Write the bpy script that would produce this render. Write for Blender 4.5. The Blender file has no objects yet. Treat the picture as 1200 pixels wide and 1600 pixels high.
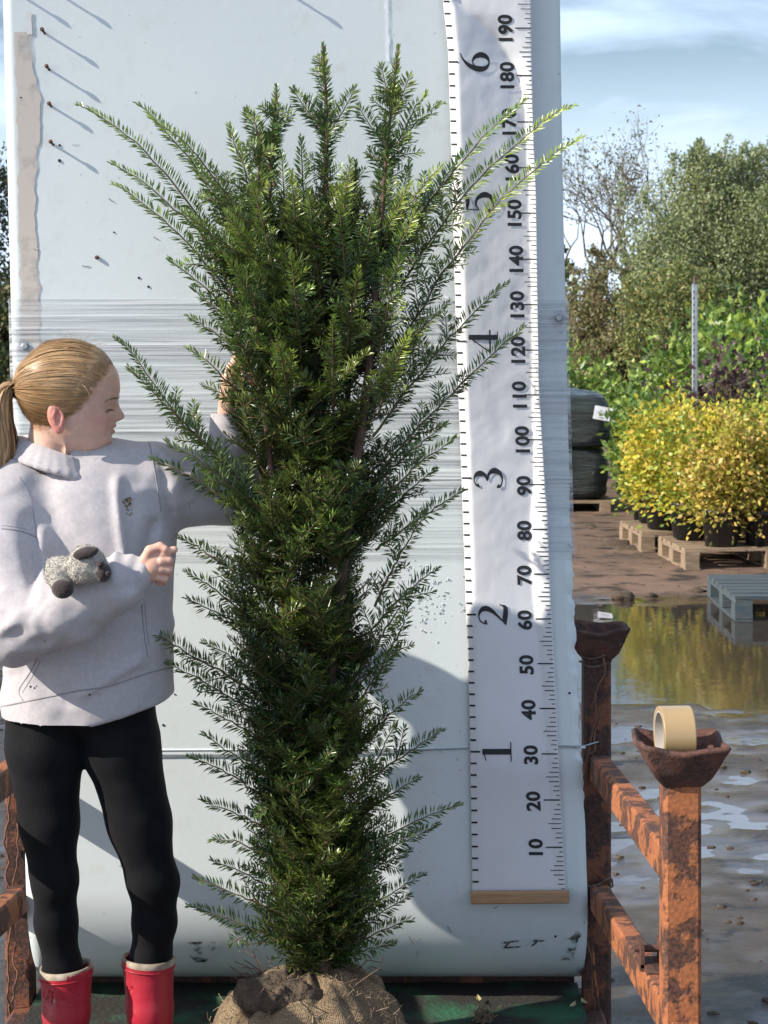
import bpy, bmesh, math, random
import numpy as np
from mathutils import Vector, Matrix, Euler
from mathutils.bvhtree import BVHTree
R = math.radians
rng = np.random.default_rng(7)
random.seed(7)
scene = bpy.context.scene
COL = scene.collection

# ------------------------------------------------------------ camera, sky, sun, exposure
FPX = 3000.0            # focal length in photo pixels (photo 1200 x 1600)
CAMZ = 1.70
HZ = 500.0              # photo row of the horizon
cam_d = bpy.data.cameras.new('camera')
cam = bpy.data.objects.new('camera', cam_d)
COL.objects.link(cam)
cam.location = (0, 0, CAMZ)
cam.rotation_euler = (R(90), 0, 0)
cam_d.sensor_fit = 'VERTICAL'
cam_d.sensor_height = 24.0
cam_d.sensor_width = 18.0
cam_d.lens = 24.0 * FPX / 1600.0
cam_d.shift_y = -(800.0 - HZ) / 1600.0
cam_d.clip_start = 0.05
cam_d.clip_end = 2000
cam_d.dof.use_dof = True
cam_d.dof.focus_distance = 4.0
cam_d.dof.aperture_fstop = 12.0
scene.camera = cam

SUN = Vector((-2.6, -1.0, 1.70)).normalized()       # towards the sun
sun_el = math.asin(SUN.z)
sun_az = math.atan2(SUN.x, SUN.y)
world = bpy.data.worlds.new('World')
scene.world = world
world.use_nodes = True
wn = world.node_tree; wn.nodes.clear()
w_out = wn.nodes.new('ShaderNodeOutputWorld')
w_bg = wn.nodes.new('ShaderNodeBackground'); w_bg.inputs[1].default_value = 0.072
sky = wn.nodes.new('ShaderNodeTexSky'); sky.sky_type = 'NISHITA'
sky.sun_disc = False
sky.sun_elevation = sun_el; sky.sun_rotation = sun_az
sky.air_density = 1.0; sky.dust_density = 0.6; sky.ozone_density = 1.6
w_tc = wn.nodes.new('ShaderNodeTexCoord')
w_mp = wn.nodes.new('ShaderNodeMapping'); w_mp.inputs['Scale'].default_value = (1.6, 1.6, 5.5)
w_mp.inputs['Location'].default_value = (0.35, 0.2, 0.1)
w_nz = wn.nodes.new('ShaderNodeTexNoise'); w_nz.inputs['Scale'].default_value = 3.2
w_nz.inputs['Detail'].default_value = 7; w_nz.inputs['Roughness'].default_value = 0.52
w_nz.inputs['Distortion'].default_value = 0.5
w_rp = wn.nodes.new('ShaderNodeValToRGB')
w_rp.color_ramp.elements[0].position = 0.40; w_rp.color_ramp.elements[0].color = (0.04, 0.04, 0.04, 1)
w_rp.color_ramp.elements[1].position = 0.72; w_rp.color_ramp.elements[1].color = (0.85, 0.85, 0.85, 1)
w_mx = wn.nodes.new('ShaderNodeMix'); w_mx.data_type = 'RGBA'
w_mx.inputs['B'].default_value = (11.5, 14.0, 18.0, 1)
wn.links.new(w_tc.outputs['Generated'], w_mp.inputs['Vector'])
wn.links.new(w_mp.outputs[0], w_nz.inputs['Vector'])
wn.links.new(w_nz.outputs['Fac'], w_rp.inputs[0])
w_sx = wn.nodes.new('ShaderNodeSeparateXYZ'); wn.links.new(w_tc.outputs['Generated'], w_sx.inputs[0])
w_hr = wn.nodes.new('ShaderNodeMapRange'); w_hr.interpolation_type = 'SMOOTHSTEP'
w_hr.inputs['From Min'].default_value = 0.0; w_hr.inputs['From Max'].default_value = 0.17
w_hr.inputs['To Min'].default_value = 0.85; w_hr.inputs['To Max'].default_value = 0.0
wn.links.new(w_sx.outputs['Z'], w_hr.inputs['Value'])
w_mxm = wn.nodes.new('ShaderNodeMath'); w_mxm.operation = 'MAXIMUM'
wn.links.new(w_rp.outputs[0], w_mxm.inputs[0]); wn.links.new(w_hr.outputs[0], w_mxm.inputs[1])
wn.links.new(w_mxm.outputs[0], w_mx.inputs['Factor'])
wn.links.new(sky.outputs[0], w_mx.inputs['A'])
wn.links.new(w_mx.outputs['Result'], w_bg.inputs[0])
wn.links.new(w_bg.outputs[0], w_out.inputs[0])

sun_d = bpy.data.lights.new('sun', 'SUN')
sun_d.energy = 5.0; sun_d.angle = R(0.53); sun_d.color = (1.0, 0.93, 0.82)
sun = bpy.data.objects.new('sun', sun_d); COL.objects.link(sun)
sun.rotation_euler = (-SUN).to_track_quat('-Z', 'Y').to_euler()
sun.location = (-8, -4, 6)

scene.view_settings.view_transform = 'Standard'
scene.view_settings.look = 'None'
scene.view_settings.exposure = 0.6
scene.view_settings.gamma = 1.0
scene.view_settings.use_curve_mapping = False

# ------------------------------------------------------------ helpers
def P(px, py, Y):
    """photo pixel + distance -> point in the world"""
    return Vector(((px - 600.0) / FPX * Y, Y, CAMZ - (py - HZ) / FPX * Y))

def tag(o, label=None, cat=None, group=None, kind=None):
    if label: o['label'] = label
    if cat: o['category'] = cat
    if group: o['group'] = group
    if kind: o['kind'] = kind
    return o

def empty(name, loc=(0, 0, 0), rz=0.0):
    o = bpy.data.objects.new(name, None)
    o.empty_display_size = 0.1
    COL.objects.link(o); o.location = loc; o.rotation_euler = (0, 0, rz)
    return o

def mesh_np(name, V, F, colors=None, smooth=True):
    """V (n,3); F: array (m,k) or list of such arrays"""
    V = np.asarray(V, dtype=np.float32)
    Fs = F if isinstance(F, list) else [F]
    Fs = [np.asarray(f, dtype=np.int32) for f in Fs if len(f)]
    me = bpy.data.meshes.new(name)
    me.vertices.add(len(V)); me.vertices.foreach_set('co', V.ravel())
    loops = np.concatenate([f.ravel() for f in Fs])
    tot = np.concatenate([np.full(len(f), f.shape[1], np.int32) for f in Fs])
    start = np.concatenate([[0], np.cumsum(tot)[:-1]]).astype(np.int32)
    me.loops.add(len(loops)); me.loops.foreach_set('vertex_index', loops)
    me.polygons.add(len(tot)); me.polygons.foreach_set('loop_start', start)
    me.polygons.foreach_set('loop_total', tot)
    me.update(calc_edges=True)
    if smooth: me.polygons.foreach_set('use_smooth', np.ones(len(tot), dtype=bool))
    if colors is not None:
        at = me.color_attributes.new('tone', 'FLOAT_COLOR', 'POINT')
        c = np.ones((len(V), 4), np.float32); c[:, :3] = colors
        at.data.foreach_set('color', c.ravel())
    me.validate()
    return me

def link(name, me, m=None, parent=None, loc=None, world_coords=True):
    """world-coordinate mesh -> object, kept in place when parented to an Empty"""
    o = bpy.data.objects.new(name, me)
    COL.objects.link(o)
    if m is not None:
        me.materials.clear(); me.materials.append(m)
    if parent is not None:
        o.parent = parent
        if world_coords:
            bpy_upd = parent_world(parent)
            o.matrix_parent_inverse = bpy_upd.inverted()
    if loc is not None: o.location = loc
    return o

def parent_world(o):
    m = Matrix.LocRotScale(o.location, o.rotation_euler, o.scale)
    if o.parent is not None:
        m = parent_world(o.parent) @ o.matrix_parent_inverse @ m
    return m

class MB:
    """collects shapes, builds ONE mesh object"""
    def __init__(s): s.V = []; s.F = []; s.n = 0
    def add(s, V, F):
        V = np.asarray(V, float)
        s.V.append(V); s.F += [tuple(int(i) + s.n for i in f) for f in F]; s.n += len(V)
        return s
    def box(s, c, size, rot=None, jit=0.0):
        hx, hy, hz = [a / 2 for a in size]
        V = np.array([(x, y, z) for z in (-hz, hz) for y in (-hy, hy) for x in (-hx, hx)])
        if jit: V = V + rng.uniform(-jit, jit, V.shape)
        if rot is not None: V = V @ np.array(rot.to_3x3()).T
        return s.add(V + np.array(c), [(0, 2, 3, 1), (4, 5, 7, 6), (0, 1, 5, 4), (2, 6, 7, 3), (0, 4, 6, 2), (1, 3, 7, 5)])
    def bar(s, a, b, w, h, up=(0, 0, 1), ch=0.12):
        """bevelled rectangular bar from a to b"""
        a = np.array(a, float); b = np.array(b, float)
        d = b - a; d = d / np.linalg.norm(d); u = np.array(up, float)
        sx = np.cross(d, u); sx /= np.linalg.norm(sx); uz = np.cross(sx, d)
        c = min(w, h) * ch
        pr = [(-w/2+c, -h/2), (w/2-c, -h/2), (w/2, -h/2+c), (w/2, h/2-c), (w/2-c, h/2), (-w/2+c, h/2), (-w/2, h/2-c), (-w/2, -h/2+c)]
        V = [p + sx * x + uz * z for p in (a, b) for x, z in pr]
        n = 8
        F = [(i, (i+1) % n, n + (i+1) % n, n + i) for i in range(n)] + [tuple(range(n))[::-1], tuple(range(n, 2*n))]
        return s.add(V, F)
    def tube(s, pts, r, k=6, cap=True):
        pts = np.array([list(p) for p in pts], float); n = len(pts)
        rr = np.full(n, r) if np.isscalar(r) else np.array(r, float)
        T = np.gradient(pts, axis=0); T /= (np.linalg.norm(T, axis=1, keepdims=True) + 1e-12)
        ref = np.array([0, 0, 1.0]) if abs(T[0][2]) < 0.9 else np.array([1.0, 0, 0])
        V = []
        for i in range(n):
            a = np.cross(T[i], ref); a /= np.linalg.norm(a) + 1e-12; b = np.cross(T[i], a); ref = np.cross(a, T[i])
            for j in range(k):
                t = 2 * math.pi * j / k
                V.append(pts[i] + rr[i] * (a * math.cos(t) + b * math.sin(t)))
        F = [(i*k+j, i*k+(j+1) % k, (i+1)*k+(j+1) % k, (i+1)*k+j) for i in range(n-1) for j in range(k)]
        if cap: F += [tuple(range(k))[::-1], tuple(range((n-1)*k, n*k))]
        return s.add(V, F)
    def lathe(s, prof, c, k=24, axis='Z', rot=None):
        V = []
        for r, z in prof:
            for j in range(k):
                t = 2*math.pi*j/k
                V.append((r*math.cos(t), r*math.sin(t), z))
        V = np.array(V)
        if rot is not None: V = V @ np.array(rot.to_3x3()).T
        n = len(prof)
        F = [(i*k+j, i*k+(j+1) % k, (i+1)*k+(j+1) % k, (i+1)*k+j) for i in range(n-1) for j in range(k)]
        return s.add(V + np.array(c), F)
    def mesh(s, name, smooth=False):
        me = bpy.data.meshes.new(name)
        me.from_pydata(np.concatenate(s.V).tolist(), [], s.F)
        bm = bmesh.new(); bm.from_mesh(me); bmesh.ops.recalc_face_normals(bm, faces=bm.faces); bm.to_mesh(me); bm.free()
        if smooth: me.polygons.foreach_set('use_smooth', np.ones(len(me.polygons), dtype=bool))
        me.update(); return me
    def build(s, name, m, parent=None, smooth=False):
        return link(name, s.mesh(name, smooth), m, parent)

def vnoise(p, seed=0):
    """value noise in [-1,1]; p (n,3)"""
    p = np.asarray(p, np.float64); i = np.floor(p).astype(np.int64); f = p - i
    f = f * f * (3 - 2 * f)
    def h(a, b, c):
        n = (a * 374761393 + b * 668265263 + c * 2147483647 + seed * 974634777) & 0xffffffff
        n = ((n ^ (n >> 13)) * 1274126177) & 0xffffffff
        n = ((n ^ (n >> 16)) * 2246822519) & 0xffffffff
        return ((n >> 8) & 0xffff) / 32767.5 - 1
    x, y, z = i[:, 0], i[:, 1], i[:, 2]; fx, fy, fz = f[:, 0], f[:, 1], f[:, 2]
    def lx(b, c): return h(x, y+b, z+c) * (1-fx) + h(x+1, y+b, z+c) * fx
    def ly(c): return lx(0, c) * (1-fy) + lx(1, c) * fy
    return ly(0) * (1-fz) + ly(1) * fz

def fbm(p, oct=4, seed=0):
    a = 1.0; s = 0; p = np.asarray(p, float); t = 0
    for k in range(oct):
        s = s + a * vnoise(p, seed + k); t += a; a *= 0.5; p = p * 2.03 + 7.1
    return s / t

# ---- signed distance shapes meshed with surface nets
def surfnets(F, lo, h):
    nx, ny, nz = F.shape
    s = F < 0
    acc = np.zeros((nx-1, ny-1, nz-1), np.int8)
    for a in (0, 1):
        for b in (0, 1):
            for c in (0, 1):
                acc += s[a:nx-1+a, b:ny-1+b, c:nz-1+c]
    act = (acc > 0) & (acc < 8)
    I = np.argwhere(act)
    vid = np.full(act.shape, -1, np.int64); vid[act] = np.arange(len(I))
    S = np.zeros((len(I), 3)); N = np.zeros(len(I))
    cs = [(a, b, c) for a in (0, 1) for b in (0, 1) for c in (0, 1)]
    for c0 in cs:
        for ax in range(3):
            if c0[ax] == 0:
                c1 = list(c0); c1[ax] = 1
                v0 = F[I[:, 0]+c0[0], I[:, 1]+c0[1], I[:, 2]+c0[2]]; v1 = F[I[:, 0]+c1[0], I[:, 1]+c1[1], I[:, 2]+c1[2]]
                cr = (v0 < 0) != (v1 < 0)
                t = np.where(cr, v0 / np.where(cr, v0 - v1, 1), 0)
                p = np.tile(np.array(c0, float), (len(I), 1)); p[:, ax] += t
                S += p * cr[:, None]; N += cr
    V = np.array(lo) + h * (I + S / N[:, None])
    Q = []
    for ax in range(3):
        b, c = (ax+1) % 3, (ax+2) % 3
        sl0 = [slice(None)]*3; sl1 = [slice(None)]*3
        sl0[ax] = slice(0, -1); sl1[ax] = slice(1, None)
        e = np.argwhere(s[tuple(sl0)] != s[tuple(sl1)])
        dims = F.shape
        ok = (e[:, b] >= 1) & (e[:, c] >= 1) & (e[:, b] < dims[b]-1) & (e[:, c] < dims[c]-1)
        e = e[ok]
        def cell(db, dc):
            q = e.copy(); q[:, b] += db; q[:, c] += dc
            return vid[q[:, 0], q[:, 1], q[:, 2]]
        q = np.stack([cell(-1, -1), cell(0, -1), cell(0, 0), cell(-1, 0)], 1)
        ins = s[e[:, 0], e[:, 1], e[:, 2]]
        q[~ins] = q[~ins][:, ::-1]
        Q.append(q)
    return V, np.concatenate(Q)

def grid_eval(f, lo, hi, h):
    ax = [np.arange(lo[i], hi[i] + h, h, dtype=np.float32) for i in range(3)]
    X, Y, Z = np.meshgrid(*ax, indexing='ij')
    F = f(X, Y, Z)
    return surfnets(np.asarray(F, np.float32), lo, h)

def smin(a, b, k):
    if k <= 0: return np.minimum(a, b)
    hh = np.clip(0.5 + 0.5 * (b - a) / k, 0, 1)
    return b * (1 - hh) + a * hh - k * hh * (1 - hh)

def smax(a, b, k): return -smin(-a, -b, k)

def sd_cap(X, Y, Z, a, b, ra, rb):
    a = np.array(a, float); b = np.array(b, float); d = b - a; L2 = float(d @ d) + 1e-12
    t = np.clip(((X-a[0])*d[0] + (Y-a[1])*d[1] + (Z-a[2])*d[2]) / L2, 0, 1)
    return np.sqrt((X-a[0]-t*d[0])**2 + (Y-a[1]-t*d[1])**2 + (Z-a[2]-t*d[2])**2) - (ra + (rb-ra)*t)

def sd_ell(X, Y, Z, c, r, M=None):
    x, y, z = X-c[0], Y-c[1], Z-c[2]
    if M is not None:
        m = np.array(M.to_3x3()).T
        x, y, z = m[0, 0]*x+m[0, 1]*y+m[0, 2]*z, m[1, 0]*x+m[1, 1]*y+m[1, 2]*z, m[2, 0]*x+m[2, 1]*y+m[2, 2]*z
    k0 = np.sqrt((x/r[0])**2 + (y/r[1])**2 + (z/r[2])**2)
    k1 = np.sqrt((x/r[0]**2)**2 + (y/r[1]**2)**2 + (z/r[2]**2)**2) + 1e-9
    return k0 * (k0 - 1) / k1

def chain(X, Y, Z, pts, rad, k=0.0):
    d = None
    for i in range(len(pts)-1):
        e = sd_cap(X, Y, Z, pts[i], pts[i+1], rad[i], rad[i+1])
        d = e if d is None else smin(d, e, k)
    return d

def vnormals(V, Q):
    n = np.cross(V[Q[:, 2]] - V[Q[:, 0]], V[Q[:, 3]] - V[Q[:, 1]])
    N = np.zeros_like(V)
    for i in range(4): np.add.at(N, Q[:, i], n)
    return N / (np.linalg.norm(N, axis=1, keepdims=True) + 1e-12)

def relax(V, Q, it=2, lam=0.5):
    E = np.concatenate([Q[:, [i, (i+1) % 4]] for i in range(4)])
    for _ in range(it):
        S = np.zeros_like(V); C = np.zeros(len(V))
        np.add.at(S, E[:, 0], V[E[:, 1]]); np.add.at(C, E[:, 0], 1)
        np.add.at(S, E[:, 1], V[E[:, 0]]); np.add.at(C, E[:, 1], 1)
        V = V + lam * (S / np.maximum(C, 1)[:, None] - V)
    return V

def catmull(pts, n):
    """smooth polyline through points, any dimension"""
    p = np.array(pts, float); m = len(p)
    if m < 3: 
        t = np.linspace(0, 1, n)[:, None]; return p[0]*(1-t)+p[-1]*t
    q = np.vstack([2*p[0]-p[1], p, 2*p[-1]-p[-2]])
    u = np.linspace(0, m-1-1e-9, n); i = u.astype(int); f = (u-i)[:, None]
    a, b, c, d = q[i], q[i+1], q[i+2], q[i+3]
    return 0.5*((2*b)+(-a+c)*f+(2*a-5*b+4*c-d)*f*f+(-a+3*b-3*c+d)*f**3)

# ------------------------------------------------------------ materials
def nodes_of(name):
    m = bpy.data.materials.new(name); m.use_nodes = True
    nt = m.node_tree; b = nt.nodes['Principled BSDF']
    return m, nt, b

def mat(name, c1, c2=None, rough=0.6, scale=12.0, metal=0.0, bump=0.0, bscale=None, detail=5.0, lo=0.35, hi=0.65,
        rough2=None, stretch=(1, 1, 1), spec=0.5, sss=0.0, sheen=0.0, coat=0.0, attr=False, bdist=0.01):
    m, nt, b = nodes_of(name)
    b.inputs['Roughness'].default_value = rough; b.inputs['Metallic'].default_value = metal
    b.inputs['Specular IOR Level'].default_value = spec
    if sss: 
        b.inputs['Subsurface Weight'].default_value = sss
        b.inputs['Subsurface Radius'].default_value = (1.0, 0.35, 0.2); b.inputs['Subsurface Scale'].default_value = 0.012
    if sheen: b.inputs['Sheen Weight'].default_value = sheen
    if coat: b.inputs['Coat Weight'].default_value = coat
    tc = nt.nodes.new('ShaderNodeTexCoord'); mp = nt.nodes.new('ShaderNodeMapping')
    mp.inputs['Scale'].default_value = stretch
    nt.links.new(tc.outputs['Object'], mp.inputs['Vector'])
    nz = nt.nodes.new('ShaderNodeTexNoise'); nz.inputs['Scale'].default_value = scale; nz.inputs['Detail'].default_value = detail
    nt.links.new(mp.outputs[0], nz.inputs['Vector'])
    rp = nt.nodes.new('ShaderNodeMapRange'); rp.inputs['From Min'].default_value = lo; rp.inputs['From Max'].default_value = hi
    nt.links.new(nz.outputs['Fac'], rp.inputs['Value'])
    c2 = c2 or tuple(0.8*x for x in c1)
    mx = nt.nodes.new('ShaderNodeMix'); mx.data_type = 'RGBA'
    mx.inputs['A'].default_value = (*c1, 1); mx.inputs['B'].default_value = (*c2, 1)
    nt.links.new(rp.outputs[0], mx.inputs['Factor'])
    last = mx.outputs['Result']
    if attr:
        at = nt.nodes.new('ShaderNodeAttribute'); at.attribute_name = 'tone'
        mu = nt.nodes.new('ShaderNodeMix'); mu.data_type = 'RGBA'; mu.blend_type = 'MULTIPLY'; mu.inputs['Factor'].default_value = 1
        nt.links.new(last, mu.inputs['A']); nt.links.new(at.outputs['Color'], mu.inputs['B']); last = mu.outputs['Result']
    nt.links.new(last, b.inputs['Base Color'])
    if rough2 is not None:
        r2 = nt.nodes.new('ShaderNodeMapRange'); r2.inputs['To Min'].default_value = rough; r2.inputs['To Max'].default_value = rough2
        nt.links.new(rp.outputs[0], r2.inputs['Value']); nt.links.new(r2.outputs[0], b.inputs['Roughness'])
    if bump:
        n2 = nt.nodes.new('ShaderNodeTexNoise'); n2.inputs['Scale'].default_value = bscale or scale*3; n2.inputs['Detail'].default_value = 6
        nt.links.new(mp.outputs[0], n2.inputs['Vector'])
        bp = nt.nodes.new('ShaderNodeBump'); bp.inputs['Strength'].default_value = bump; bp.inputs['Distance'].default_value = bdist
        nt.links.new(n2.outputs['Fac'], bp.inputs['Height']); nt.links.new(bp.outputs[0], b.inputs['Normal'])
    return m

def leaf_mat(name, c1, c2, rough=0.45, trans=0.3, scale=3.0, spec=0.4):
    """leaf colour x per-leaf tone, some light passes through"""
    m = mat(name, c1, c2, rough=rough, scale=scale, spec=spec, attr=True)
    nt = m.node_tree; b = nt.nodes['Principled BSDF']; out = nt.nodes['Material Output']
    src = b.inputs['Base Color'].links[0].from_socket
    tr = nt.nodes.new('ShaderNodeBsdfTranslucent'); nt.links.new(src, tr.inputs[0])
    mx = nt.nodes.new('ShaderNodeMixShader'); mx.inputs[0].default_value = trans
    nt.links.new(b.outputs[0], mx.inputs[1]); nt.links.new(tr.outputs[0], mx.inputs[2]); nt.links.new(mx.outputs[0], out.inputs[0])
    return m

def rust_mat(name, paint, rust, dark, edge=0.5, scale=14):
    m, nt, b = nodes_of(name)
    tc = nt.nodes.new('ShaderNodeTexCoord')
    n1 = nt.nodes.new('ShaderNodeTexNoise'); n1.inputs['Scale'].default_value = scale; n1.inputs['Detail'].default_value = 8; n1.inputs['Roughness'].default_value = 0.65
    n2 = nt.nodes.new('ShaderNodeTexNoise'); n2.inputs['Scale'].default_value = scale*9; n2.inputs['Detail'].default_value = 6
    for n in (n1, n2): nt.links.new(tc.outputs['Object'], n.inputs['Vector'])
    r1 = nt.nodes.new('ShaderNodeMapRange'); r1.inputs['From Min'].default_value = edge-0.025; r1.inputs['From Max'].default_value = edge+0.03
    nt.links.new(n1.outputs['Fac'], r1.inputs['Value'])
    mr = nt.nodes.new('ShaderNodeMix'); mr.data_type = 'RGBA'; mr.inputs['A'].default_value = (*dark, 1); mr.inputs['B'].default_value = (*rust, 1)
    r2 = nt.nodes.new('ShaderNodeMapRange'); r2.inputs['From Min'].default_value = 0.35; r2.inputs['From Max'].default_value = 0.65
    nt.links.new(n2.outputs['Fac'], r2.inputs['Value']); nt.links.new(r2.outputs[0], mr.inputs['Factor'])
    pv = nt.nodes.new('ShaderNodeMix'); pv.data_type = 'RGBA'; pv.inputs['A'].default_value = (*paint, 1); pv.inputs['B'].default_value = (*[p*0.68 for p in paint], 1)
    nt.links.new(r2.outputs[0], pv.inputs['Factor'])
    mx = nt.nodes.new('ShaderNodeMix'); mx.data_type = 'RGBA'
    nt.links.new(r1.outputs[0], mx.inputs['Factor']); nt.links.new(pv.outputs['Result'], mx.inputs['A']); nt.links.new(mr.outputs['Result'], mx.inputs['B'])
    nt.links.new(mx.outputs['Result'], b.inputs['Base Color'])
    b.inputs['Roughness'].default_value = 0.75
    hs = nt.nodes.new('ShaderNodeMath'); hs.operation = 'MULTIPLY_ADD'; hs.inputs[1].default_value = -1.2
    nt.links.new(r1.outputs[0], hs.inputs[0]); nt.links.new(n2.outputs['Fac'], hs.inputs[2])
    bp = nt.nodes.new('ShaderNodeBump'); bp.inputs['Strength'].default_value = 0.7; bp.inputs['Distance'].default_value = 0.002
    nt.links.new(hs.outputs[0], bp.inputs['Height']); nt.links.new(bp.outputs[0], b.inputs['Normal'])
    return m

M = {}
M['rust'] = rust_mat('orange_paint_over_rust', (0.37, 0.125, 0.045), (0.13, 0.05, 0.028), (0.035, 0.018, 0.013), 0.505)
M['rust_dark'] = rust_mat('worn_red_brown_rust', (0.2, 0.07, 0.035), (0.09, 0.035, 0.022), (0.025, 0.013, 0.01), 0.46)
M['cup'] = rust_mat('dark_rust', (0.12, 0.05, 0.035), (0.085, 0.04, 0.03), (0.03, 0.016, 0.013), 0.5)
M['wood'] = mat('grey_pallet_wood', (0.32, 0.23, 0.15), (0.2, 0.14, 0.09), rough=0.85, scale=9, stretch=(1, 14, 14), bump=0.4, bscale=40)
M['wood_blue'] = mat('faded_blue_pallet_wood', (0.035, 0.06, 0.075), (0.075, 0.085, 0.085), rough=0.8, scale=7, stretch=(1.5, 12, 12), bump=0.4, bscale=40)
M['batten'] = mat('pine_batten', (0.5, 0.29, 0.15), (0.36, 0.2, 0.1), rough=0.6, scale=30, stretch=(1, 12, 12), bump=0.2)
M['black'] = mat('black_ink', (0.018, 0.02, 0.024), rough=0.55, scale=50)
M['bark'] = mat('yew_bark', (0.13, 0.07, 0.045), (0.06, 0.035, 0.025), rough=0.85, scale=40, stretch=(1, 1, 0.25), bump=0.8)
M['twig'] = mat('green_twig', (0.13, 0.11, 0.035), (0.10, 0.06, 0.03), rough=0.7, scale=20)
M['needle'] = leaf_mat('yew_needles', (0.084, 0.122, 0.030), (0.038, 0.074, 0.025), rough=0.30, trans=0.15, scale=6, spec=0.55)
M['pot'] = mat('black_plastic_pot', (0.022, 0.023, 0.026), rough=0.4, scale=6, lo=0.4, hi=0.7)
M['soil'] = mat('dark_soil', (0.05, 0.033, 0.022), (0.1, 0.07, 0.045), rough=0.95, scale=60, bump=1.0, bscale=120)
M['steel'] = mat('galvanised_steel', (0.42, 0.44, 0.46), (0.3, 0.32, 0.34), rough=0.45, metal=0.6, scale=30)
M['wire'] = mat('dull_wire', (0.16, 0.12, 0.1), (0.09, 0.05, 0.04), rough=0.6, scale=60, metal=0.3)
M['string'] = mat('orange_brown_string', (0.2, 0.09, 0.05), (0.1, 0.05, 0.035), rough=0.85, scale=60)
# ============================================================ SETTING: ground and puddle
def ground_h(x, y):
    p = np.stack([x, y, np.zeros_like(x)], 1)
    big = fbm(p * np.array([0.55, 0.8, 1]), 4, 3)
    fine = fbm(p * np.array([3.0, 4.5, 1]), 4, 11)
    vf = fbm(p * np.array([9.0, 12.0, 1]), 3, 51)
    mid = fbm(p * np.array([1.1, 2.2, 1]), 3, 21)
    # shallow basin about 8.6 - 11.6 m away, dry rise beyond, skim of water nearer
    basin = -0.035 * np.exp(-((y - 10.3) / 1.35) ** 2) * (0.5 + 0.5 * np.tanh((x - 1.15) * 2.5))
    rise = 0.05 * (1 / (1 + np.exp(-(y - 12.1) * 3.0)))
    near = 0.0016 + 0.002 * np.tanh((7.5 - y))
    amp = np.clip(1 - (y - 14) / 10, 0.3, 1)
    return basin + rise + near + amp * (0.010 * big + 0.010 * fine + 0.009 * mid + 0.009 * vf)

gx = np.concatenate([np.linspace(-90, -6, 30), np.arange(-5.8, 6.0, 0.036), np.linspace(6.2, 90, 30)])
gy = np.concatenate([np.linspace(-8, 1.8, 12), np.arange(2.0, 15.0, 0.032), np.linspace(15.2, 30, 50), np.linspace(31, 300, 30)])
GX, GY = np.meshgrid(gx, gy, indexing='ij')
gz = ground_h(GX.ravel(), GY.ravel())
GV = np.stack([GX.ravel(), GY.ravel(), gz], 1)
ii, jj = np.meshgrid(np.arange(len(gx)-1), np.arange(len(gy)-1), indexing='ij')
k0 = (ii*len(gy)+jj).ravel()
GF = np.stack([k0, k0+len(gy), k0+len(gy)+1, k0+1], 1)
mg, nt, b = nodes_of('wet_mud')
tc = nt.nodes.new('ShaderNodeTexCoord')
def nz(sc, det=6, st=(1, 1, 1), rough=0.55):
    mp = nt.nodes.new('ShaderNodeMapping'); mp.inputs['Scale'].default_value = st
    nt.links.new(tc.outputs['Object'], mp.inputs['Vector'])
    n = nt.nodes.new('ShaderNodeTexNoise'); n.inputs['Scale'].default_value = sc; n.inputs['Detail'].default_value = det; n.inputs['Roughness'].default_value = rough
    nt.links.new(mp.outputs[0], n.inputs['Vector']); return n
n1 = nz(1.6); n2 = nz(11, 9, (0.55, 1, 1), 0.72); n3 = nz(50, 6)
r1 = nt.nodes.new('ShaderNodeValToRGB'); cr = r1.color_ramp
cr.elements[0].position = 0.33; cr.elements[0].color = (0.03, 0.026, 0.023, 1)
cr.elements[1].position = 0.68; cr.elements[1].color = (0.105, 0.08, 0.06, 1)
e = cr.elements.new(0.5); e.color = (0.07, 0.055, 0.043, 1)
ad = nt.nodes.new('ShaderNodeMix'); ad.data_type = 'FLOAT'; ad.inputs['Factor'].default_value = 0.5
nt.links.new(n1.outputs['Fac'], ad.inputs['A']); nt.links.new(n2.outputs['Fac'], ad.inputs['B'])
nt.links.new(ad.outputs['Result'], r1.inputs[0])
gs = nt.nodes.new('ShaderNodeSeparateXYZ'); nt.links.new(tc.outputs['Object'], gs.inputs[0])
gm = nt.nodes.new('ShaderNodeMath'); gm.operation = 'MULTIPLY_ADD'; gm.inputs[1].default_value = 1.6; nt.links.new(n1.outputs['Fac'], gm.inputs[0]); nt.links.new(gs.outputs['Y'], gm.inputs[2])
dry = nt.nodes.new('ShaderNodeMapRange'); dry.interpolation_type = 'SMOOTHSTEP'; dry.inputs['From Min'].default_value = 12.0; dry.inputs['From Max'].default_value = 13.1; nt.links.new(gm.outputs[0], dry.inputs['Value'])
dc = nt.nodes.new('ShaderNodeMix'); dc.data_type = 'RGBA'; dc.blend_type = 'MULTIPLY'; dc.inputs['B'].default_value = (2.2, 1.75, 1.5, 1); nt.links.new(dry.outputs[0], dc.inputs['Factor']); nt.links.new(r1.outputs[0], dc.inputs['A'])
nd_ = nz(4.2, 10, (0.7, 1, 1), 0.68)
dk = nt.nodes.new('ShaderNodeMapRange'); dk.inputs['From Min'].default_value = 0.53; dk.inputs['From Max'].default_value = 0.60; nt.links.new(nd_.outputs['Fac'], dk.inputs['Value'])
dkc = nt.nodes.new('ShaderNodeMix'); dkc.data_type = 'RGBA'; dkc.blend_type = 'MULTIPLY'; dkc.inputs['B'].default_value = (0.22, 0.2, 0.19, 1); nt.links.new(dk.outputs[0], dkc.inputs['Factor']); nt.links.new(dc.outputs['Result'], dkc.inputs['A'])
nt.links.new(dkc.outputs['Result'], b.inputs['Base Color'])
rr = nt.nodes.new('ShaderNodeMapRange'); rr.inputs['From Min'].default_value = 0.4; rr.inputs['From Max'].default_value = 0.6
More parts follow.
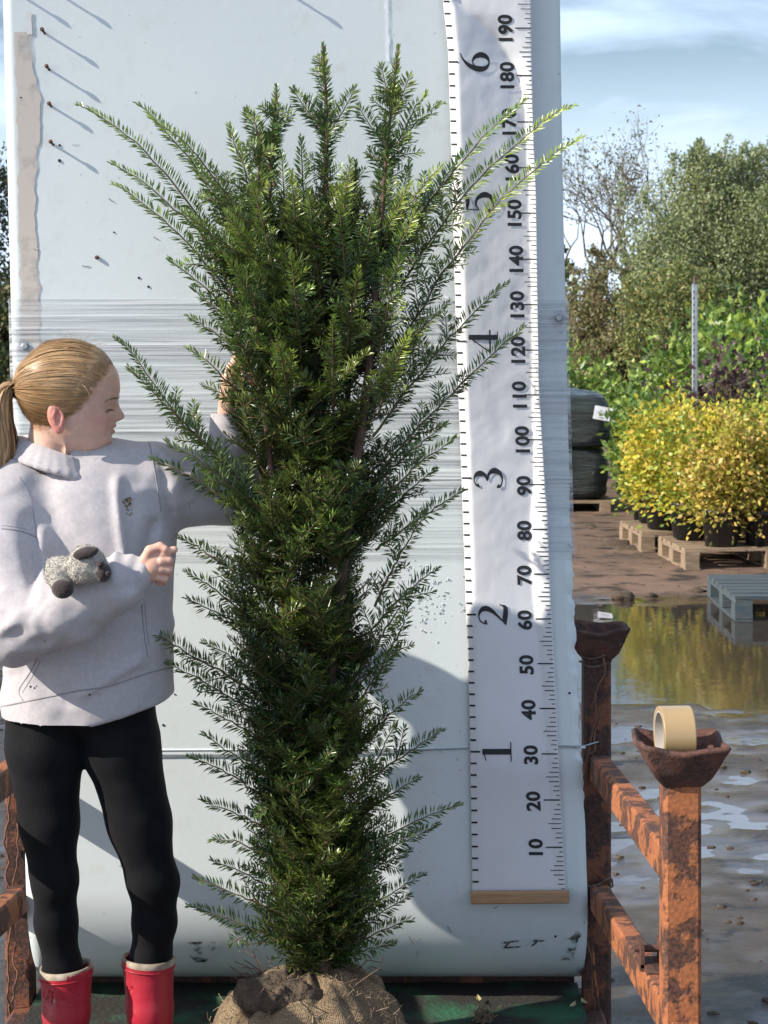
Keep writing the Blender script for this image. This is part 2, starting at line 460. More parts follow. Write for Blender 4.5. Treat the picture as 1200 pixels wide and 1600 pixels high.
rr.inputs['To Min'].default_value = 0.06; rr.inputs['To Max'].default_value = 0.28
nt.links.new(ad.outputs['Result'], rr.inputs['Value'])
dr = nt.nodes.new('ShaderNodeMix'); dr.data_type = 'FLOAT'; dr.inputs['B'].default_value = 0.8; nt.links.new(dry.outputs[0], dr.inputs['Factor']); nt.links.new(rr.outputs[0], dr.inputs['A']); dq = nt.nodes.new('ShaderNodeMath'); dq.operation = 'MULTIPLY_ADD'; dq.inputs[1].default_value = 0.2; nt.links.new(dk.outputs[0], dq.inputs[0]); nt.links.new(dr.outputs['Result'], dq.inputs[2]); nt.links.new(dq.outputs[0], b.inputs['Roughness'])
bp = nt.nodes.new('ShaderNodeBump'); bp.inputs['Strength'].default_value = 0.9; bp.inputs['Distance'].default_value = 0.02
nt.links.new(n2.outputs['Fac'], bp.inputs['Height'])
bp2 = nt.nodes.new('ShaderNodeBump'); bp2.inputs['Strength'].default_value = 0.5; bp2.inputs['Distance'].default_value = 0.004
nt.links.new(n3.outputs['Fac'], bp2.inputs['Height']); nt.links.new(bp.outputs[0], bp2.inputs['Normal']); nt.links.new(bp2.outputs[0], b.inputs['Normal'])
# mud close to the water level is soaked: dark, smooth and glossy
wz = nt.nodes.new('ShaderNodeMapRange'); wz.interpolation_type = 'SMOOTHSTEP'; wz.inputs['From Min'].default_value = 0.001; wz.inputs['From Max'].default_value = 0.011; nt.links.new(gs.outputs['Z'], wz.inputs['Value'])
rw = nt.nodes.new('ShaderNodeMix'); rw.data_type = 'FLOAT'; rw.inputs['A'].default_value = 0.04; nt.links.new(wz.outputs[0], rw.inputs['Factor']); nt.links.new(dq.outputs[0], rw.inputs['B']); nt.links.new(rw.outputs['Result'], b.inputs['Roughness'])
sw = nt.nodes.new('ShaderNodeMath'); sw.operation = 'MULTIPLY_ADD'; sw.inputs[1].default_value = 0.8; sw.inputs[2].default_value = 0.12; nt.links.new(wz.outputs[0], sw.inputs[0]); nt.links.new(sw.outputs[0], bp.inputs['Strength']); nt.links.new(sw.outputs[0], bp2.inputs['Strength'])
ground = tag(link('ground', mesh_np('ground', GV, GF), mg), kind='structure')

mw, nt, b = nodes_of('muddy_water')
b.inputs['Base Color'].default_value = (0.045, 0.037, 0.03, 1); b.inputs['Roughness'].default_value = 0.035; b.inputs['IOR'].default_value = 1.75
tc = nt.nodes.new('ShaderNodeTexCoord'); n = nt.nodes.new('ShaderNodeTexNoise'); n.inputs['Scale'].default_value = 9; n.inputs['Detail'].default_value = 6
nt.links.new(tc.outputs['Object'], n.inputs['Vector'])
bp = nt.nodes.new('ShaderNodeBump'); bp.inputs['Strength'].default_value = 0.11; bp.inputs['Distance'].default_value = 0.01
nt.links.new(n.outputs['Fac'], bp.inputs['Height']); nt.links.new(bp.outputs[0], b.inputs['Normal'])
WX, WY = np.meshgrid(np.linspace(-6, 8, 30), np.linspace(1.5, 14.5, 30), indexing='ij')
wi, wj = np.meshgrid(np.arange(29), np.arange(29), indexing='ij'); k0 = (wi*30+wj).ravel()
water = tag(link('puddle', mesh_np('puddle', np.stack([WX.ravel(), WY.ravel(), np.full(900, -0.0005)], 1), np.stack([k0, k0+30, k0+31, k0+1], 1)), mw), kind='structure')

# ============================================================ TROLLEY (rusty stillage)
YB, YF = 4.37, 3.19               # rear and front post rows
XR, XL = 0.483, -0.827
DECK = 0.165
tro = tag(empty('trolley', (-0.17, 3.8, 0.0)), 'rusty orange steel stillage with cupped corner posts and green deck', 'trolley')

def post(x, y, z0, z1, m, w=0.062):
    mb = MB(); mb.bar((x, y, z0), (x, y, z1), w, w, up=(0, 1, 0), ch=0.1)
    return mb.build('post', m, tro)

def cup(x, y, z, po, seed, w=0.071):
    """flared square bowl on top of a post, with bent rim"""
    prof = [(0.033, -0.066), (0.047, -0.05), (0.058, -0.03), (0.066, -0.012), (w, -0.004), (w+0.003, 0.002), (w-0.002, 0.006), (0.064, -0.002), (0.055, -0.022), (0.035, -0.04), (0.004, -0.043)]
    V = []; K = 96
    r_ = np.random.default_rng(seed); ph = r_.uniform(0, 6.28, 3)
    for r, dz in prof:
        for j in range(K):
            t = 2*math.pi*j/K
            c, s = math.cos(t), math.sin(t)
            q = (abs(c)**18 + abs(s)**18) ** (-1/18)
            rim = max(0, (r-0.05)/0.03)
            bend = rim*(0.004*math.sin(2*t+ph[0]) + 0.0025*math.sin(5*t+ph[1]) - 0.005*math.cos(4*t))
            out = rim*0.004*math.sin(3*t+ph[2])
            V.append((x+(r*q+out)*c, y+(r*q+out)*s, z+dz+bend))
    n = len(prof)
    F = [(i*K+j, i*K+(j+1) % K, (i+1)*K+(j+1) % K, (i+1)*K+j) for i in range(n-1) for j in range(K)]
    F.append(tuple(range((n-1)*K, n*K)))
    mb = MB(); mb.add(V, F)
    return mb.build('cup', M['cup'], po, smooth=True)

for x, y, m, sd in ((XR, YB, M['rust_dark'], 1), (XR+0.009, YF, M['rust'], 2), (XL, YB, M['rust_dark'], 3), (XL-0.02, YF, M['rust'], 4)):
    po = post(x, y, 0.03, 0.945, m)
    cup(x, y, 0.998, po, sd)
    mb = MB(); mb.box((x, y, 0.02), (0.13, 0.13, 0.025)); mb.build('foot_plate', M['rust_dark'], po)
def rail(a, b_, w=0.042, h=0.062, m=None):
    mb = MB(); mb.bar(a, b_, w, h); return mb.build('rail', m or M['rust'], tro)
for x, xo in ((XR, 0.009), (XL, -0.02)):
    rail((x+0.004, YB-0.033, 0.687), (x+xo+0.002, YF+0.033, 0.775))
    rail((x+0.004, YB-0.033, 0.395), (x+xo+0.002, YF+0.033, 0.515))
# socket stub on the front post, latch on the lower rail
mb = MB(); mb.bar((XR+0.012, YF-0.032, 0.515), (XR+0.012, YF-0.17, 0.515), 0.055, 0.06); mb.build('stub', M['rust'], tro)
mb = MB(); c = Vector((XR+0.006, 3.52, 0.52))
mb.box(c, (0.046, 0.05, 0.012)); mb.box(c+Vector((-0.018, 0.0, 0.022)), (0.007, 0.05, 0.045)); mb.box(c+Vector((0.018, 0, 0.022)), (0.007, 0.05, 0.045))
mb.tube([c+Vector((-0.03, 0, 0.028)), c+Vector((0.03, 0, 0.028))], 0.007, 8); mb.box(c+Vector((0.0, -0.045, 0.0)), (0.03, 0.04, 0.01))
mb.build('latch', M['cup'], tro)
# deck: beams round the edge and a green sheet on top
for a, b_ in (((XL, YB+0.06, 0.11), (XR, YB+0.06, 0.11)), ((XL-0.02, YF-0.02, 0.11), (XR, YF-0.02, 0.11)), ((XL+0.02, YF+0.02, 0.11), (XL+0.02, YB, 0.11)), ((XR-0.02, YF+0.02, 0.11), (XR-0.02, YB, 0.11))):
    mb = MB(); mb.bar(a, b_, 0.06, 0.08); mb.build('deck_beam', M['rust_dark'], tro)
mb = MB(); mb.box(((XL+XR)/2, YB+0.1, 0.23), (XR-XL-0.08, 0.006, 0.2)); mb.build('added_dark_plate', M['rust_dark'], tro)  # added plate hiding the sunlit ground, so the gap under the panel reads dark
M['green'] = mat('worn_green_deck_paint', (0.022, 0.10, 0.05), (0.022, 0.019, 0.015), rough=0.85, scale=6, detail=9, lo=0.36, hi=0.5, bump=0.8, bscale=90, bdist=0.006)
nx_, ny_ = 60, 50
dx, dy = np.meshgrid(np.linspace(XL+0.035, XR-0.035, nx_), np.linspace(YF-0.05, YB+0.09, ny_), indexing='ij')
dz = DECK - 0.004 + 0.004*fbm(np.stack([dx.ravel()*9, dy.ravel()*9, 0*dx.ravel()], 1), 3, 5)
ii, jj = np.meshgrid(np.arange(nx_-1), np.arange(ny_-1), indexing='ij'); k0 = (ii*ny_+jj).ravel()
link('deck', mesh_np('deck', np.stack([dx.ravel(), dy.ravel(), dz], 1), np.stack([k0, k0+ny_, k0+ny_+1, k0+1], 1)), M['green'], tro)

# strings and wires hanging round the rear posts
def strand(name, pts, r, m, label, cat, group=None, n=40, wob=0.004, seed=0):
    p = catmull([list(q) for q in pts], n)
    p = p + wob*np.stack([fbm(np.stack([np.arange(n)*0.35, np.full(n, k*9.1+seed), np.zeros(n)], 1), 3, seed) for k in range(3)], 1)
    mb = MB(); mb.tube(p, r, 5); o = mb.build(name, m, None, smooth=True)
    return tag(o, label, cat, group)
Yw = YB-0.05
ST = 'string and wire round the stillage posts'
strand('string', [P(945, 1030, Yw), P(930, 1110, Yw), P(912, 1240, Yw), P(902, 1330, Yw), P(908, 1420, Yw), P(922, 1500, Yw), P(930, 1590, Yw)], 0.0022, M['string'], 'frayed brown string hanging down beside the right rear post', 'string', ST, 60, 0.01, 1)
strand('string', [P(948, 1100, Yw), P(925, 1170, Yw), P(906, 1260, Yw), P(900, 1350, Yw-.01), P(900, 1440, Yw)], 0.002, M['string'], 'shorter looped brown string beside the right rear post', 'string', ST, 50, 0.012, 2)
strand('wire', [P(906, 1023, Yw+.01), P(925, 1030, Yw), P(950, 1022, Yw+.01), P(952, 1034, Yw+.02), P(925, 1042, Yw), P(904, 1034, Yw+.01)], 0.0022, M['wire'], 'wire wound round the neck of the right rear post under its cup', 'wire', ST, 40, 0.003, 3)
strand('wire', [P(910, 1381, Yw+.01), P(930, 1385, Yw-.01), P(952, 1372, Yw), P(956, 1384, Yw+.01), P(930, 1392, Yw-.01)], 0.0022, M['wire'], 'wire tied round the right rear post at the lower rail', 'wire', ST, 40, 0.003, 4)
strand('string', [P(925, 1480, Yw), P(930, 1530, Yw), P(938, 1600, Yw)], 0.003, M['rust'], 'orange strip of metal leaning at the foot of right rear post', 'strip', None, 20, 0.002, 5)
strand('string', [P(14, 1230, Yw), P(10, 1330, Yw), P(16, 1430, Yw), P(13, 1520, Yw), P(18, 1600, Yw)], 0.0025, M['string'], 'long brown string hanging behind the left rear post beside the legs', 'string', ST, 50, 0.01, 6)
strand('string', [P(22, 1235, Yw), P(26, 1330, Yw), P(20, 1440, Yw), P(24, 1540, Yw), P(12, 1600, Yw)], 0.002, M['string'], 'thin crooked string crossing the left rear post', 'string', ST, 50, 0.012, 7)
strand('wire', [P(2, 1402, Yw-.02), P(20, 1396, Yw-.02), P(32, 1404, Yw), P(45, 1400, Yw+.01)], 0.003, M['cup'], 'knotted wire round the left rear post at the lower rail', 'wire', ST, 30, 0.006, 8)

# ============================================================ WHITE PANEL
YP = 4.255
pl_y = [-260, 0, 330, 480, 640, 790, 900, 990, 1100, 1200, 1300, 1400, 1470]
pr_x = [869, 875, 880, 884, 887, 891, 896, 899, 905, 910, 915, 918, 920]
pL = lambda py: 5 + (py/1440.0)*37.0
pR = lambda py: np.interp(py, pl_y, pr_x)
Y_ARC = 1395.0; RAD = 0.26
def panel_pt(u, py, off=0.0):
    """u 0..1 across, py = photo row measured on the flat plane (beyond Y_ARC it follows the curl); off towards the camera"""
    u = np.asarray(u, float); py = np.asarray(py, float)
    lean = 0.24*np.clip((760-py)/1000.0, 0, 1.1)**1.6
    X = (pL(py)*(1-u) + pR(np.minimum(py, 1440))*u - 600)/FPX*(YP-lean)
    z = CAMZ - (py-HZ)/FPX*(YP-lean)
    za = CAMZ - (Y_ARC-HZ)/FPX*YP
    wv = 0.003*fbm(np.stack([X*2.2, z*1.6, 0*X], -1).reshape(-1, 3), 3, 31).reshape(X.shape)
    t = np.clip((za - z)/RAD, 0, 1.75)
    Yo = np.where(z < za, YP + RAD*(1-np.cos(np.minimum(t, 1.6))), YP-lean) - wv - off*np.cos(np.minimum(t, 1.6))
    Z = np.where(z < za, za - RAD*np.sin(np.minimum(t, 1.6)) - off*np.sin(np.minimum(t, 1.6)), z)
    return np.stack([X, Yo, Z], -1)

def grid_mesh(name, U, PYS, off=0.0, edge=None):
    Ug, Pg = np.meshgrid(U, PYS, indexing='ij')
    V = panel_pt(Ug, Pg, off)
    if edge is not None: V[-1, :, 0] += edge(PYS); V[-2, :, 0] += 0.4*edge(PYS)
    n = len(PYS)
    ii, jj = np.meshgrid(np.arange(len(U)-1), np.arange(n-1), indexing='ij'); k0 = (ii*n+jj).ravel()
    return mesh_np(name, V.reshape(-1, 3), np.stack([k0, k0+1, k0+n+1, k0+n], 1))

mp_, nt, b = nodes_of('white_sheet_paint')
tc = nt.nodes.new('ShaderNodeTexCoord')
n1 = nt.nodes.new('ShaderNodeTexNoise'); n1.inputs['Scale'].default_value = 2.2; n1.inputs['Detail'].default_value = 6
n2 = nt.nodes.new('ShaderNodeTexNoise'); n2.inputs['Scale'].default_value = 70; n2.inputs['Detail'].default_value = 3
n3 = nt.nodes.new('ShaderNodeTexNoise'); n3.inputs['Scale'].default_value = 16; n3.inputs['Detail'].default_value = 9; n3.inputs['Roughness'].default_value = 0.7
for n in (n1, n2, n3): nt.links.new(tc.outputs['Object'], n.inputs['Vector'])
c1 = nt.nodes.new('ShaderNodeMix'); c1.data_type = 'RGBA'; c1.inputs['A'].default_value = (0.64, 0.70, 0.715, 1); c1.inputs['B'].default_value = (0.71, 0.75, 0.745, 1)
nt.links.new(n1.outputs['Fac'], c1.inputs['Factor'])
rp = nt.nodes.new('ShaderNodeMapRange'); rp.inputs['From Min'].default_value = 0.70; rp.inputs['From Max'].default_value = 0.80; rp.inputs['To Max'].default_value = 0.6
nt.links.new(n2.outputs['Fac'], rp.inputs['Value'])
c2 = nt.nodes.new('ShaderNodeMix'); c2.data_type = 'RGBA'; c2.inputs['B'].default_value = (0.2, 0.19, 0.17, 1)
nt.links.new(rp.outputs[0], c2.inputs['Factor']); nt.links.new(c1.outputs['Result'], c2.inputs['A'])
rp3 = nt.nodes.new('ShaderNodeMapRange'); rp3.inputs['From Min'].default_value = 0.55; rp3.inputs['From Max'].default_value = 0.8; rp3.inputs['To Max'].default_value = 0.45
nt.links.new(n3.outputs['Fac'], rp3.inputs['Value'])
c3 = nt.nodes.new('ShaderNodeMix'); c3.data_type = 'RGBA'; c3.inputs['B'].default_value = (0.5, 0.5, 0.44, 1)
nt.links.new(rp3.outputs[0], c3.inputs['Factor']); nt.links.new(c2.outputs['Result'], c3.inputs['A'])
nt.links.new(c3.outputs['Result'], b.inputs['Base Color'])
b.inputs['Roughness'].default_value = 0.27
bp = nt.nodes.new('ShaderNodeBump'); bp.inputs['Strength'].default_value = 0.12; bp.inputs['Distance'].default_value = 0.002
nt.links.new(n2.outputs['Fac'], bp.inputs['Height']); nt.links.new(bp.outputs[0], b.inputs['Normal'])
M['panel'] = mp_
M['panel_edge'] = mat('chipped_panel_core', (0.55, 0.56, 0.52), (0.3, 0.29, 0.25), rough=0.8, scale=40)

panel = tag(empty('white_panel', (-0.2, YP, 0.2)), 'tall white sheet panel standing on the stillage, curled under at the bottom', 'panel')
def chips(py):
    a = fbm(np.stack([py*0.09, 0*py, 0*py], 1), 4, 77)
    amp = np.interp(py, [700, 780, 980, 1240, 1270], [0.0004, 0.0025, 0.008, 0.006, 0.0006])
    return amp*(a - 0.2)
PYS = np.concatenate([np.arange(-260, 1390, 6.0), np.linspace(1390, 1700, 50)])
o = link('sheet', grid_mesh('sheet', np.linspace(0, 1, 60), PYS, 0.0, chips), M['panel'], panel)
md = o.modifiers.new('thick', 'SOLIDIFY'); md.thickness = 0.006; md.offset = -1

# bolts, screws (their shadows rake across the sheet), small holes
def on_panel(px, py, off=0.0):
    return Vector(panel_pt(np.array([(px-pL(py))/(pR(py)-pL(py))]), np.array([float(py)]), off)[0])
for px, py, ln in ((70, 52, 0.0267), (77, 109, 0.0267), (80, 166, 0.0224), (83, 226, 0.0258), (12, -20, 0.0292), (78, -18, 0.0292), (452, -10, 0.0258), (152, 403, 0.0060)):
    c = on_panel(px, py); mb = MB()
    rot = Euler((R(79), 0, R(-4))).to_matrix()
    mb.lathe([(0.0001, -0.004), (0.0028, -0.003), (0.0024, ln-0.006), (0.0045, ln-0.004), (0.0045, ln), (0.0001, ln+0.0005)], c, 10, rot=rot)
    mb.build('screw', M['cup'], panel, smooth=True)
for px, py in ((873, 497), (40, 541)):
    c = on_panel(px, py); mb = MB(); rot = Euler((R(90), 0, 0)).to_matrix()
    mb.lathe([(0.017, 0.0), (0.017, 0.002), (0.010, 0.003), (0.010, 0.0035)], c, 18, rot=rot)
    mb.lathe([(0.009, 0.003), (0.0085, 0.009), (0.006, 0.011), (0.0001, 0.0112)], c, 6, rot=rot)
    mb.build('bolt', M['steel'], panel)
M['hole'] = mat('dark_hole', (0.02, 0.02, 0.02), rough=0.9)
mb = MB()
for px, py, r in ((93, 227, 0.0026), (93, 251, .0035), (217, 434, .0025), (232, 448, 0.0026), (178, 363, 0.0017), (876, 508, 0.0017), (877, 520, .0025), (890, 1083, 0.0026), (33, 152, .0025), (255, 1133, 0.0026), (273, 1085, 0.0017), (870, 1470, 0.0026)):
    c = on_panel(px, py, 0.0012); mb.lathe([(0.0001, 0.0006), (r, 0.0003), (r*1.1, -0.001)], c, 10, rot=Euler((R(90), 0, 0)).to_matrix())
mb.build('holes', M['hole'], panel)['kind'] = 'stuff'

# ragged strip of old tape glue at the left edge, and other print-thin marks
def ragged(name, outline_l, outline_r, ys, m, off=0.0015, seed=0, amp=5):
    n = 90; py = np.linspace(ys[0], ys[-1], n)
    a = np.interp(py, ys, outline_l) + amp*fbm(np.stack([py*0.07, np.full(n, 3.3), 0*py], 1), 5, seed)
    c = np.interp(py, ys, outline_r) + amp*1.6*fbm(np.stack([py*0.06, np.full(n, 8.3), 0*py], 1), 5, seed+5)
    t = np.linspace(0, 1, 5); px = a[None]*(1-t[:, None]) + c[None]*t[:, None]
    py2 = np.tile(py, (5, 1)); u = (px-pL(py2))/(pR(py2)-pL(py2))
    V = panel_pt(u, py2, off); ii, jj = np.meshgrid(np.arange(4), np.arange(n-1), indexing='ij'); k0 = (ii*n+jj).ravel()
    return link(name, mesh_np(name, V.reshape(-1, 3), np.stack([k0, k0+1, k0+n+1, k0+n], 1)), m, panel)
def patchy(name, col, thr, sc, rough=0.8, soft=0.1):
    m, nt, b = nodes_of(name); b.inputs['Base Color'].default_value = (*col, 1); b.inputs['Roughness'].default_value = rough
    tc = nt.nodes.new('ShaderNodeTexCoord'); n = nt.nodes.new('ShaderNodeTexNoise'); n.inputs['Scale'].default_value = sc; n.inputs['Detail'].default_value = 8; n.inputs['Roughness'].default_value = 0.65
    nt.links.new(tc.outputs['Object'], n.inputs['Vector'])
    r = nt.nodes.new('ShaderNodeMapRange'); r.inputs['From Min'].default_value = thr-soft; r.inputs['From Max'].default_value = thr+soft
    nt.links.new(n.outputs['Fac'], r.inputs['Value']); nt.links.new(r.outputs[0], b.inputs['Alpha'])
    return m
M['glue'] = patchy('old_tape_glue', (0.56, 0.50, 0.45), 0.36, 14, soft=0.14)
M['grime'] = patchy('dark_grime', (0.05, 0.05, 0.045), 0.53, 22, soft=0.06)
M['grime_soft'] = patchy('thin_grey_dirt', (0.25, 0.25, 0.23), 0.66, 7, soft=0.2)
ragged('tape_residue', [22, 24, 26, 28, 30, 32, 32], [47, 50, 64, 60, 54, 60, 62], [50, 100, 150, 240, 350, 450, 540], M['glue'], seed=1)
M['tape_white'] = mat('white_tape', (0.8, 0.8, 0.8), rough=0.5)
ragged('tape_scrap', [41, 42, 43], [49, 50, 50], [18, 35, 54], M['tape_white'], 0.0022, seed=3, amp=1.5)
ragged('tape_scrap', [600, 601, 603], [606, 607, 609], [-60, 30, 96], patchy('clear_tape', (0.85, 0.87, 0.88), 0.5, 20), 0.0018, seed=4, amp=2)
# smeared marking near the bottom right of the sheet
def strip_uv(mb, a, b_, w, off):
    (x0, y0), (x1, y1) = a, b_
    n = 6; xs = np.linspace(x0, x1, n); ys = np.linspace(y0, y1, n)
    dx, dy = x1-x0, y1-y0; L = math.hypot(dx, dy); nx, ny = -dy/L*w/2, dx/L*w/2
    V = []
    for s_ in (-1, 1):
        px = xs+s_*nx; py = ys+s_*ny
        V.append(panel_pt((px-pL(py))/(pR(np.minimum(py, 1440))-pL(py)), py, off))
    mb.add(np.concatenate(V), [(i, i+1, n+i+1, n+i) for i in range(n-1)])
mb = MB(); k = 0
for a, b_, w in (((782, 1482), (798, 1482), 5), ((798, 1480), (830, 1477), 3.5), ((798, 1481), (790, 1492), 3), ((788, 1493), (820, 1490), 3.5), ((830, 1477), (822, 1490), 4), ((834, 1478), (842, 1476), 4), ((842, 1477), (832, 1489), 3.5), ((843, 1478), (868, 1474), 3), ((866, 1475), (860, 1487), 4), ((850, 1487), (862, 1485), 3), ((870, 1477), (884, 1473), 3), ((886, 1474), (912, 1466), 2), ((858, 1500), (868, 1499), 2)):
    k += 1; strip_uv(mb, a, b_, w, 0.0016+0.0003*k)
mb.build('smeared_mark', M['grime'], panel, smooth=True)
ragged('dirt_smear', [904, 893, 880], [912, 908, 896], [1440, 1480, 1525], M['grime'], 0.002, seed=8, amp=7)
ragged('dirt_smear', [285, 290, 300], [330, 322, 318], [1480, 1510, 1530], M['grime'], 0.002, seed=12, amp=7)
# scratches and needles stuck to the sheet
mb = MB()
for px, py, dx_, dy_ in ((240, 370, 8, 4), (52, 388, 9, 4), (170, 310, 9, 6), (128, 415, 12, 1), (186, 1353, 9, -4), (590, 1222, 6, 2), (888, 850, 8, 6), (770, 1420, 8, -4), (700, 1450, 6, 12), (640, 1470, 8, 16), (655, 1500, -4, 14)):
    mb.tube([on_panel(px, py, 0.0012), on_panel(px+dx_*0.5, py+dy_*0.5+1, 0.0016), on_panel(px+dx_, py+dy_, 0.0012)], 0.0006, 4)
mb.build('stuck_needles', M['bark'], panel)
# raised horizontal wire round the sheet and the fold line above it
strand('wire', [on_panel(44, 1180, 0.0034), on_panel(250, 1179, 0.0043), on_panel(500, 1177, 0.0043), on_panel(740, 1168, 0.0043), on_panel(880, 1166, 0.0034), on_panel(905, 1166, 0.0052), P(935, 1159, Yw)], 0.0019, M['steel'], 'thin wire stretched across the white panel to the right rear post', 'wire', None, 60, 0.001, 9)
pts = [on_panel(x, 1172-0.006*(x-250), .0005) for x in np.linspace(50, 915, 30)]
mb = MB(); mb.tube(pts, 0.0022, 6); mb.build('crease', M['panel'], panel, smooth=True)
# water drops
mb = MB(); r_ = np.random.default_rng(5)
for k in range(150):
    px, py = r_.normal(665, 32), r_.normal(935, 28)
    if k > 110: px, py = r_.uniform(630, 720), r_.uniform(880, 1240)
    rr_ = r_.uniform(0.0012, 0.0034); c = on_panel(px, py, 0.0)
    mb.lathe([(rr_, 0.0), (rr_*0.85, rr_*0.4), (rr_*0.45, rr_*0.62), (0.0001, rr_*0.7)], c, 7, rot=Euler((R(90), 0, 0)).to_matrix())
md_, nt, b = nodes_of('water_drop'); b.inputs['Base Color'].default_value = (0.9, 0.92, 0.92, 1); b.inputs['Roughness'].default_value = 0.05; b.inputs['Transmission Weight'].default_value = 0.9; b.inputs['IOR'].default_value = 1.33
tag(mb.build('water_drops', md_, panel, smooth=True), kind='stuff')

# ---- stretch film wound round the panel
mf, nt, b = nodes_of('stretch_film')
b.inputs['Base Color'].default_value = (0.66, 0.68, 0.70, 1); b.inputs['Roughness'].default_value = 0.16
tc = nt.nodes.new('ShaderNodeTexCoord')
def sn(scale, st, det=5, dist=0.0):
    mp = nt.nodes.new('ShaderNodeMapping'); mp.inputs['Scale'].default_value = st
    nt.links.new(tc.outputs['Object'], mp.inputs['Vector'])
    n = nt.nodes.new('ShaderNodeTexNoise'); n.inputs['Scale'].default_value = scale; n.inputs['Detail'].default_value = det; n.inputs['Distortion'].default_value = dist
    nt.links.new(mp.outputs[0], n.inputs['Vector']); return n
f1 = sn(6, (0.09, 1, 4.0), 6, 0.55); f2 = sn(20, (0.09, 1, 6), 5, 0.4); f3 = sn(3, (0.4, 1, 1.2), 3)
ma = nt.nodes.new('ShaderNodeMath'); ma.operation = 'ADD'; nt.links.new(f1.outputs['Fac'], ma.inputs[0])
m2_ = nt.nodes.new('ShaderNodeMath'); m2_.operation = 'MULTIPLY_ADD'; m2_.inputs[1].default_value = 0.55; m2_.inputs[2].default_value = 0.22; nt.links.new(f2.outputs['Fac'], m2_.inputs[0]); nt.links.new(m2_.outputs[0], ma.inputs[1])
ra = nt.nodes.new('ShaderNodeMapRange'); ra.inputs['From Min'].default_value = 0.88; ra.inputs['From Max'].default_value = 1.25; ra.inputs['To Min'].default_value = 0.10; ra.inputs['To Max'].default_value = 0.75
nt.links.new(ma.outputs[0], ra.inputs['Value']); nt.links.new(ra.outputs[0], b.inputs['Alpha'])
bp = nt.nodes.new('ShaderNodeBump'); bp.inputs['Strength'].default_value = 1.0; bp.inputs['Distance'].default_value = 0.009
nt.links.new(ma.outputs[0], bp.inputs['Height']); nt.links.new(bp.outputs[0], b.inputs['Normal'])
M['film'] = mf
def film_mesh():
    U = np.concatenate([[-0.006], np.linspace(-0.004, 1.005, 70), [1.008]]); py = np.arange(467, 874, 2.0)
    Ug, Pg = np.meshgrid(U, py, indexing='ij')
    # rows wander: film edge is not straight
    Pg2 = Pg + 3*fbm(np.stack([Ug.ravel()*2, Pg.ravel()*0.002, 0*Ug.ravel()], 1), 3, 4).reshape(Ug.shape)*np.where((Pg < 480) | (Pg > 860), 1, 0.4)
    V = panel_pt(Ug, Pg2, 0.004)
    pleat = fbm(np.stack([Ug.ravel()*1.3, Pg.ravel()*0.16 + Ug.ravel()*1.5, 0*Ug.ravel()], 1), 4, 13).reshape(Ug.shape)
    V[..., 1] -= 0.0065*np.abs(pleat)
    V[0, :, 1] += 0.05; V[-1, :, 1] += 0.05
    n = len(py); ii, jj = np.meshgrid(np.arange(len(U)-1), np.arange(n-1), indexing='ij'); k0 = (ii*n+jj).ravel()
    return mesh_np('plastic_film', V.reshape(-1, 3), np.stack([k0, k0+1, k0+n+1, k0+n], 1))
film = tag(link('plastic_film', film_mesh(), mf), 'clear stretch film wound in horizontal pleats round the white panel', 'plastic film')
film.location = (0, 0, 0)
# a loose gathered corner of film running up behind the chart
def film_tail():
    n, k = 40, 26; V = []
    for i in range(n):
        t = i/(n-1)
        for j in range(k):
            s_ = j/(k-1)
            px = 640 + 92*t + 6*math.sin(9*s_); py = (285+60*s_*1.6) + (165*t) + (1-t)*s_*60 + 30*s_
            v = on_panel(px, min(py, 466), 0.003+0.003*abs(math.sin(17*s_+2*t)))
            V.append(v)
    ii, jj = np.meshgrid(np.arange(n-1), np.arange(k-1), indexing='ij'); k0 = (ii*k+jj).ravel()
    return mesh_np('plastic_film', [list(v) for v in V], np.stack([k0, k0+k, k0+k+1, k0+1], 1))
mt_, nt, b = nodes_of('film_tail'); b.inputs['Base Color'].default_value = (0.88, 0.89, 0.9, 1); b.inputs['Roughness'].default_value = 0.25
tc = nt.nodes.new('ShaderNodeTexCoord'); mpn = nt.nodes.new('ShaderNodeMapping'); mpn.inputs['Rotation'].default_value = (0, R(-38), 0); mpn.inputs['Scale'].default_value = (2, 1, 45)
nzn = nt.nodes.new('ShaderNodeTexNoise'); nzn.inputs['Scale'].default_value = 2.5; nzn.inputs['Detail'].default_value = 6
vr = nt.nodes.new('ShaderNodeVectorRotate'); vr.rotation_type = 'Y_AXIS'; vr.inputs['Angle'].default_value = R(-38)
nt.links.new(tc.outputs['Object'], vr.inputs['Vector']); mpn.inputs['Rotation'].default_value = (0, 0, 0)
nt.links.new(vr.outputs[0], mpn.inputs['Vector']); nt.links.new(mpn.outputs[0], nzn.inputs['Vector'])
ra = nt.nodes.new('ShaderNodeMapRange'); ra.inputs['From Min'].default_value = 0.45; ra.inputs['From Max'].default_value = 0.7; ra.inputs['To Max'].default_value = 0.5
nt.links.new(nzn.outputs['Fac'], ra.inputs['Value']); nt.links.new(ra.outputs[0], b.inputs['Alpha'])
tag(link('plastic_film', film_tail(), mt_), 'loose diagonal corner of clear film between the tree and the height chart', 'plastic film')

